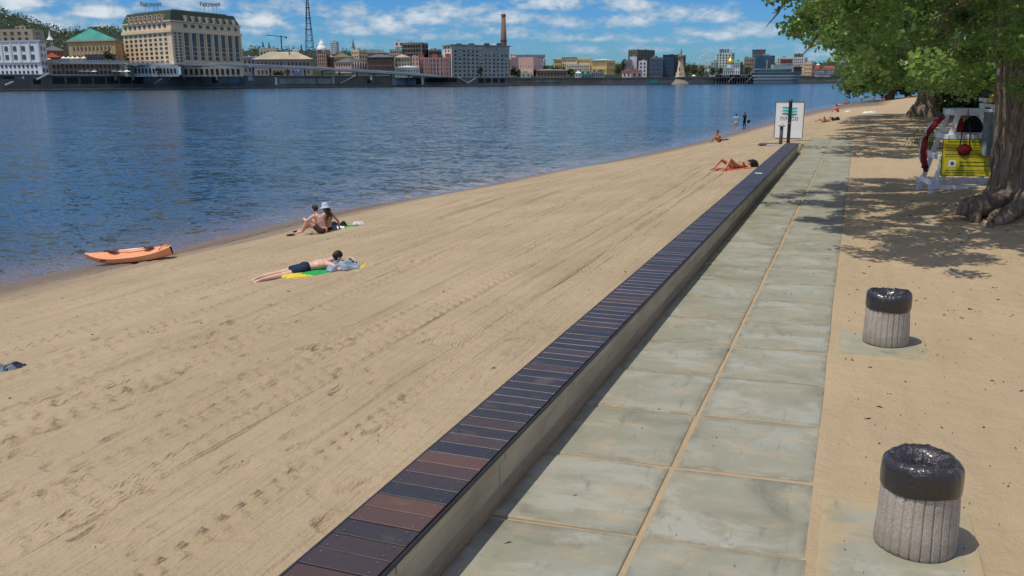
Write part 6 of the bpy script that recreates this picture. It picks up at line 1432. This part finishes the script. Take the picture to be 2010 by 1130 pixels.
deck(1482, 1558, 158.2, 163.8, SG, 'hull'); deck(1484, 1557, 155.6, 158.2, WB, 'window_band'); deck(1482, 1559, 153, 155.6, SL, 'deck_rail'); deck(1484, 1558, 149.8, 153, WT, 'window_band'); deck(1481, 1562, 146.6, 149.8, SL, 'deck_rail'); deck(1485, 1560, 142.6, 146.6, WB, 'window_band'); deck(1482, 1564, 140.4, 142.6, SG, 'upper_deck'); deck(1492, 1540, 136, 140.4, WT, 'window_band'); deck(1490, 1546, 134.5, 136, SL, 'roof')
B.part('wheelhouse', MB().box((*plan(1527, Yb + 8), zat(1527, 130.5, Yb)), (16, 9, 5)), cm('wheelhouse_green', (.25, .36, .33))); B.part('mast', MB().bar((*plan(1504, Yb + 6), zat(1504, 136, Yb)), (*plan(1504, Yb + 6), zat(1504, 118, Yb)), .35, .35), white)
for i, (p0, p1, lb) in enumerate(((1404, 1440, 'dark pontoon on piles with white awnings below the gold domed church'), (1440, 1476, 'dark pontoon with slanting gangway left of the ship restaurant'))):
    Yq = 1110; B = Bld('pontoon', lb, 'pontoon', (p0, Yq), WATER_Z, 'moored pontoons'); f = flat(p0, p1, Yq, 12)
    B.part('deck', MB().prism(f, zat(p0, 153, Yq), zat(p0, 151, Yq)), dgrey); B.part('roof', MB().prism(f, zat(p0, 147, Yq), zat(p0, 146, Yq)), grey)
    for k in range(7): p = Vector((*f[0], 0)).lerp(Vector((*f[1], 0)), (k + .5) / 7); B.part('pile', MB().bar((p.x, p.y + 1, WATER_Z - 2), (p.x, p.y + 1, zat(p0, 147, Yq)), .7, .7), conc)
    B.part('back_wall', MB().prism([f[3], f[2], (f[2][0], f[2][1] + 1), (f[3][0], f[3][1] + 1)], WATER_Z, zat(p0, 147, Yq)), WD)
    P = at(p0 + 14, 148, Yq); B.part('awning', MB().box((P.x + 4, P.y + 3, P.z), (9, 4, 1.4)), white); P = at(p1 - 5, 158, Yq); B.part('gangway', MB().bar((P.x - 4, P.y - 1, P.z - 2), (P.x + 3, P.y - 1, P.z + 5), 1.6, .6), conc)
umbrella(1362, 148, 1140, 9, wm_, 'white tent beside the chapel under the autumn trees', None)
# bridge far away
B = Bld('bridge', 'distant pale road bridge at the right end of the river', 'bridge', (1680, 2400), WATER_Z); brm = cm('hazy_bridge_steel', (.30, .36, .42))  # blue-grey of the distant haze is put into the steel colour
for px in range(1640, 1790, 14): q = plan(px, 2400); B.part('pier', MB().bar((*q, WATER_Z - 1), (*q, zat(px, 144, 2400)), 3, 3), brm)
a, c = at(1636, 143, 2400), at(1800, 143, 2400); B.part('deck', MB().bar(a, c, 12, 2.6), brm); b = MB(); n_ = 24
for k in range(n_): p = a.lerp(c, k / n_); r2 = a.lerp(c, (k + .5) / n_) + Vector((0, 0, 9)); b.bar(p, r2, .8, .8); b.bar(r2, a.lerp(c, (k + 1) / n_), .8, .8)
b.bar(a + Vector((0, 0, 9)), c + Vector((0, 0, 9)), 1, 1); B.part('truss', b, brm)

# embankment
def quay(px0, px1, py, label, M, openings=(), panels=(), ledge=True, pillars=0, stairs=()):
    Y0, Y1 = SY_(px0), SY_(px1); B = Bld('embankment_wall', label, 'embankment wall', (px0, Y0), WATER_Z)
    l, r = Vector((*plan(px0, Y0), 0)), Vector((*plan(px1, Y1), 0)); x = (r - l).normalized(); n_ = Vector((x.y, -x.x, 0)); n_ = n_ if n_.y < 0 else -n_
    zt = zat((px0 + px1) / 2, py, (Y0 + Y1) / 2)
    B.part('wall', MB().prism([tuple(l[:2]), tuple(r[:2]), tuple((r - n_ * 5)[:2]), tuple((l - n_ * 5)[:2])], WATER_Z - 3, zt), M)
    B.part('coping', MB().bar(l + n_ * .1 + Vector((0, 0, zt + .35)), r + n_ * .1 + Vector((0, 0, zt + .35)), 1.6, .7), palegrey if ledge != 2 else stone)
    if ledge: B.part('ledge', MB().bar(l + n_ * 2.2 + Vector((0, 0, WATER_Z + .5)), r + n_ * 2.2 + Vector((0, 0, WATER_Z + .5)), 4.3, 1.5), mat('pale_ledge', (.27, .27, .23), .8, .3, .2)); B.part('algae_band', MB().bar(l + n_ * 4.37 + Vector((0, 0, WATER_Z - .15)), r + n_ * 4.37 + Vector((0, 0, WATER_Z - .15)), .06, .9), WD)
    def pane(p0, p1, q0, q1, M2, nm, pr=.1, dep=.2):
        a, c = l.lerp(r, (p0 - px0) / (px1 - px0)), l.lerp(r, (p1 - px0) / (px1 - px0)); Ym = SY_((p0 + p1) / 2); z1, z0 = zat((p0 + p1) / 2, q0, Ym), zat((p0 + p1) / 2, q1, Ym)
        B.part(nm, MB().bar(a + n_ * pr + Vector((0, 0, (z0 + z1) / 2)), c + n_ * pr + Vector((0, 0, (z0 + z1) / 2)), dep, z1 - z0), M2)
    for o in openings: pane(*o, WD, 'opening')
    for (p0, p1, q0, q1, M2) in panels: pane(p0, p1, q0, q1, M2, 'painted_panel', .16, .2)
    for k in range(pillars): p = px0 + (px1 - px0) * (k + .5) / pillars; pane(p - .8, p + .8, py, 169, M, 'pillar', .5, .9)
    for (p0, q0, p1, q1) in stairs:
        a, c = at(p0, q0, SY_(p0) - 2), at(p1, q1, SY_(p1) - 2); B.part('stair_parapet', MB().bar(a, c, 1.2, .9), palegrey)
    return B
quay(-60, 100, 147, 'grey embankment wall with stairs below the white waterside building', darkst, [(3, 24, 150, 164), (62, 78, 155, 165)], [(26, 41, 150, 166, stone), (41, 44, 149, 164, white)], stairs=[(72, 156, 96, 144), (10, 167, 26, 160)])
quay(100, 280, 148, 'dark arcaded embankment wall with a row of openings left of the hotel', darkst, [(102 + k * 26, 124 + k * 26, 151, 164) for k in range(7)], [], pillars=0)
quay(280, 480, 148, 'embankment wall with blue graffiti and white stair parapets below the hotel', cm('graffiti_wall', (.13, .15, .16), .4), [(412, 422, 152, 163)], [(283, 325, 150, 163, cm('graffiti_blue', (.16, .22, .30), .5)), (446, 468, 153, 163, blue), (425, 444, 152, 163, cm('graffiti_grey', (.20, .23, .25), .5)), (470, 488 - 9, 152, 163, cm('graffiti_navy', (.12, .18, .25), .5)), (420, 423, 148, 157, white)], stairs=[(302, 164, 318, 154), (330, 155, 345, 145)])
quay(480, 620, 149, 'embankment wall with a long pale mural under the beige roofed hall', cm('mural_wall', (.19, .20, .18), .4), [], [(486, 498, 143, 158, ltblue), (545, 619, 154, 164, cm('mural_pale', (.33, .36, .35), .4)), (537, 541, 152, 166, white)])
quay(620, 770, 149, 'dull green grey embankment wall with a broad stair below the old town houses', cm('greenish_wall', (.15, .165, .13), .4), [(718, 726, 155, 163)], [(650, 654, 150, 164, palegrey), (622, 648, 154, 164, cm('mural_end', (.30, .35, .34), .4)), (724, 728, 148, 157, white)], stairs=[(668, 163, 700, 147)])
quay(770, 900, 152, 'embankment wall with white graffiti blocks and a dark undercroft below the rose brick block', darkst, [(800, 826, 154, 165), (832, 896, 154, 161)], [(768 + 2, 796, 150, 166, cm('graffiti_white', (.42, .48, .55), .4)), (798, 814, 154, 166, cm('graffiti_pale_blue', (.36, .42, .50), .4)), (825, 829, 153, 166, white)])
quay(900, 1010, 152, 'embankment wall with cross braces and square openings below the apartment block', stone, [(938 + k * 14, 948 + k * 14, 154, 162) for k in range(4)], [], stairs=[(900, 152, 918, 163), (918, 163, 934, 153)])
quay(1010, 1180, 154, 'low brown stone embankment with faded graffiti below the yellow buildings', cm('brown_stone', (.19, .165, .135), .4), [], [(1051, 1096, 155.5, 160.5, cm('faded_graffiti', (.26, .28, .27), .5))], ledge=2)
quay(1180, 1400, 154, 'low grey embankment with pink and teal graffiti around the chapel', cm('grey_stone_wall', (.23, .22, .21), .4), [], [(1272, 1288, 155, 162, teal), (1170 + 12, 1270, 156, 160, cm('mauve_graffiti', (.28, .23, .26), .5))], ledge=2)
quay(1400, 1560, 155, 'low embankment behind the moored pontoons and the ship restaurant', stone, ledge=2)
quay(1560, 1800, 154, 'pale sloping embankment right of the ship restaurant', cm('pale_bank_stone', (.30, .27, .23), .4), ledge=2)
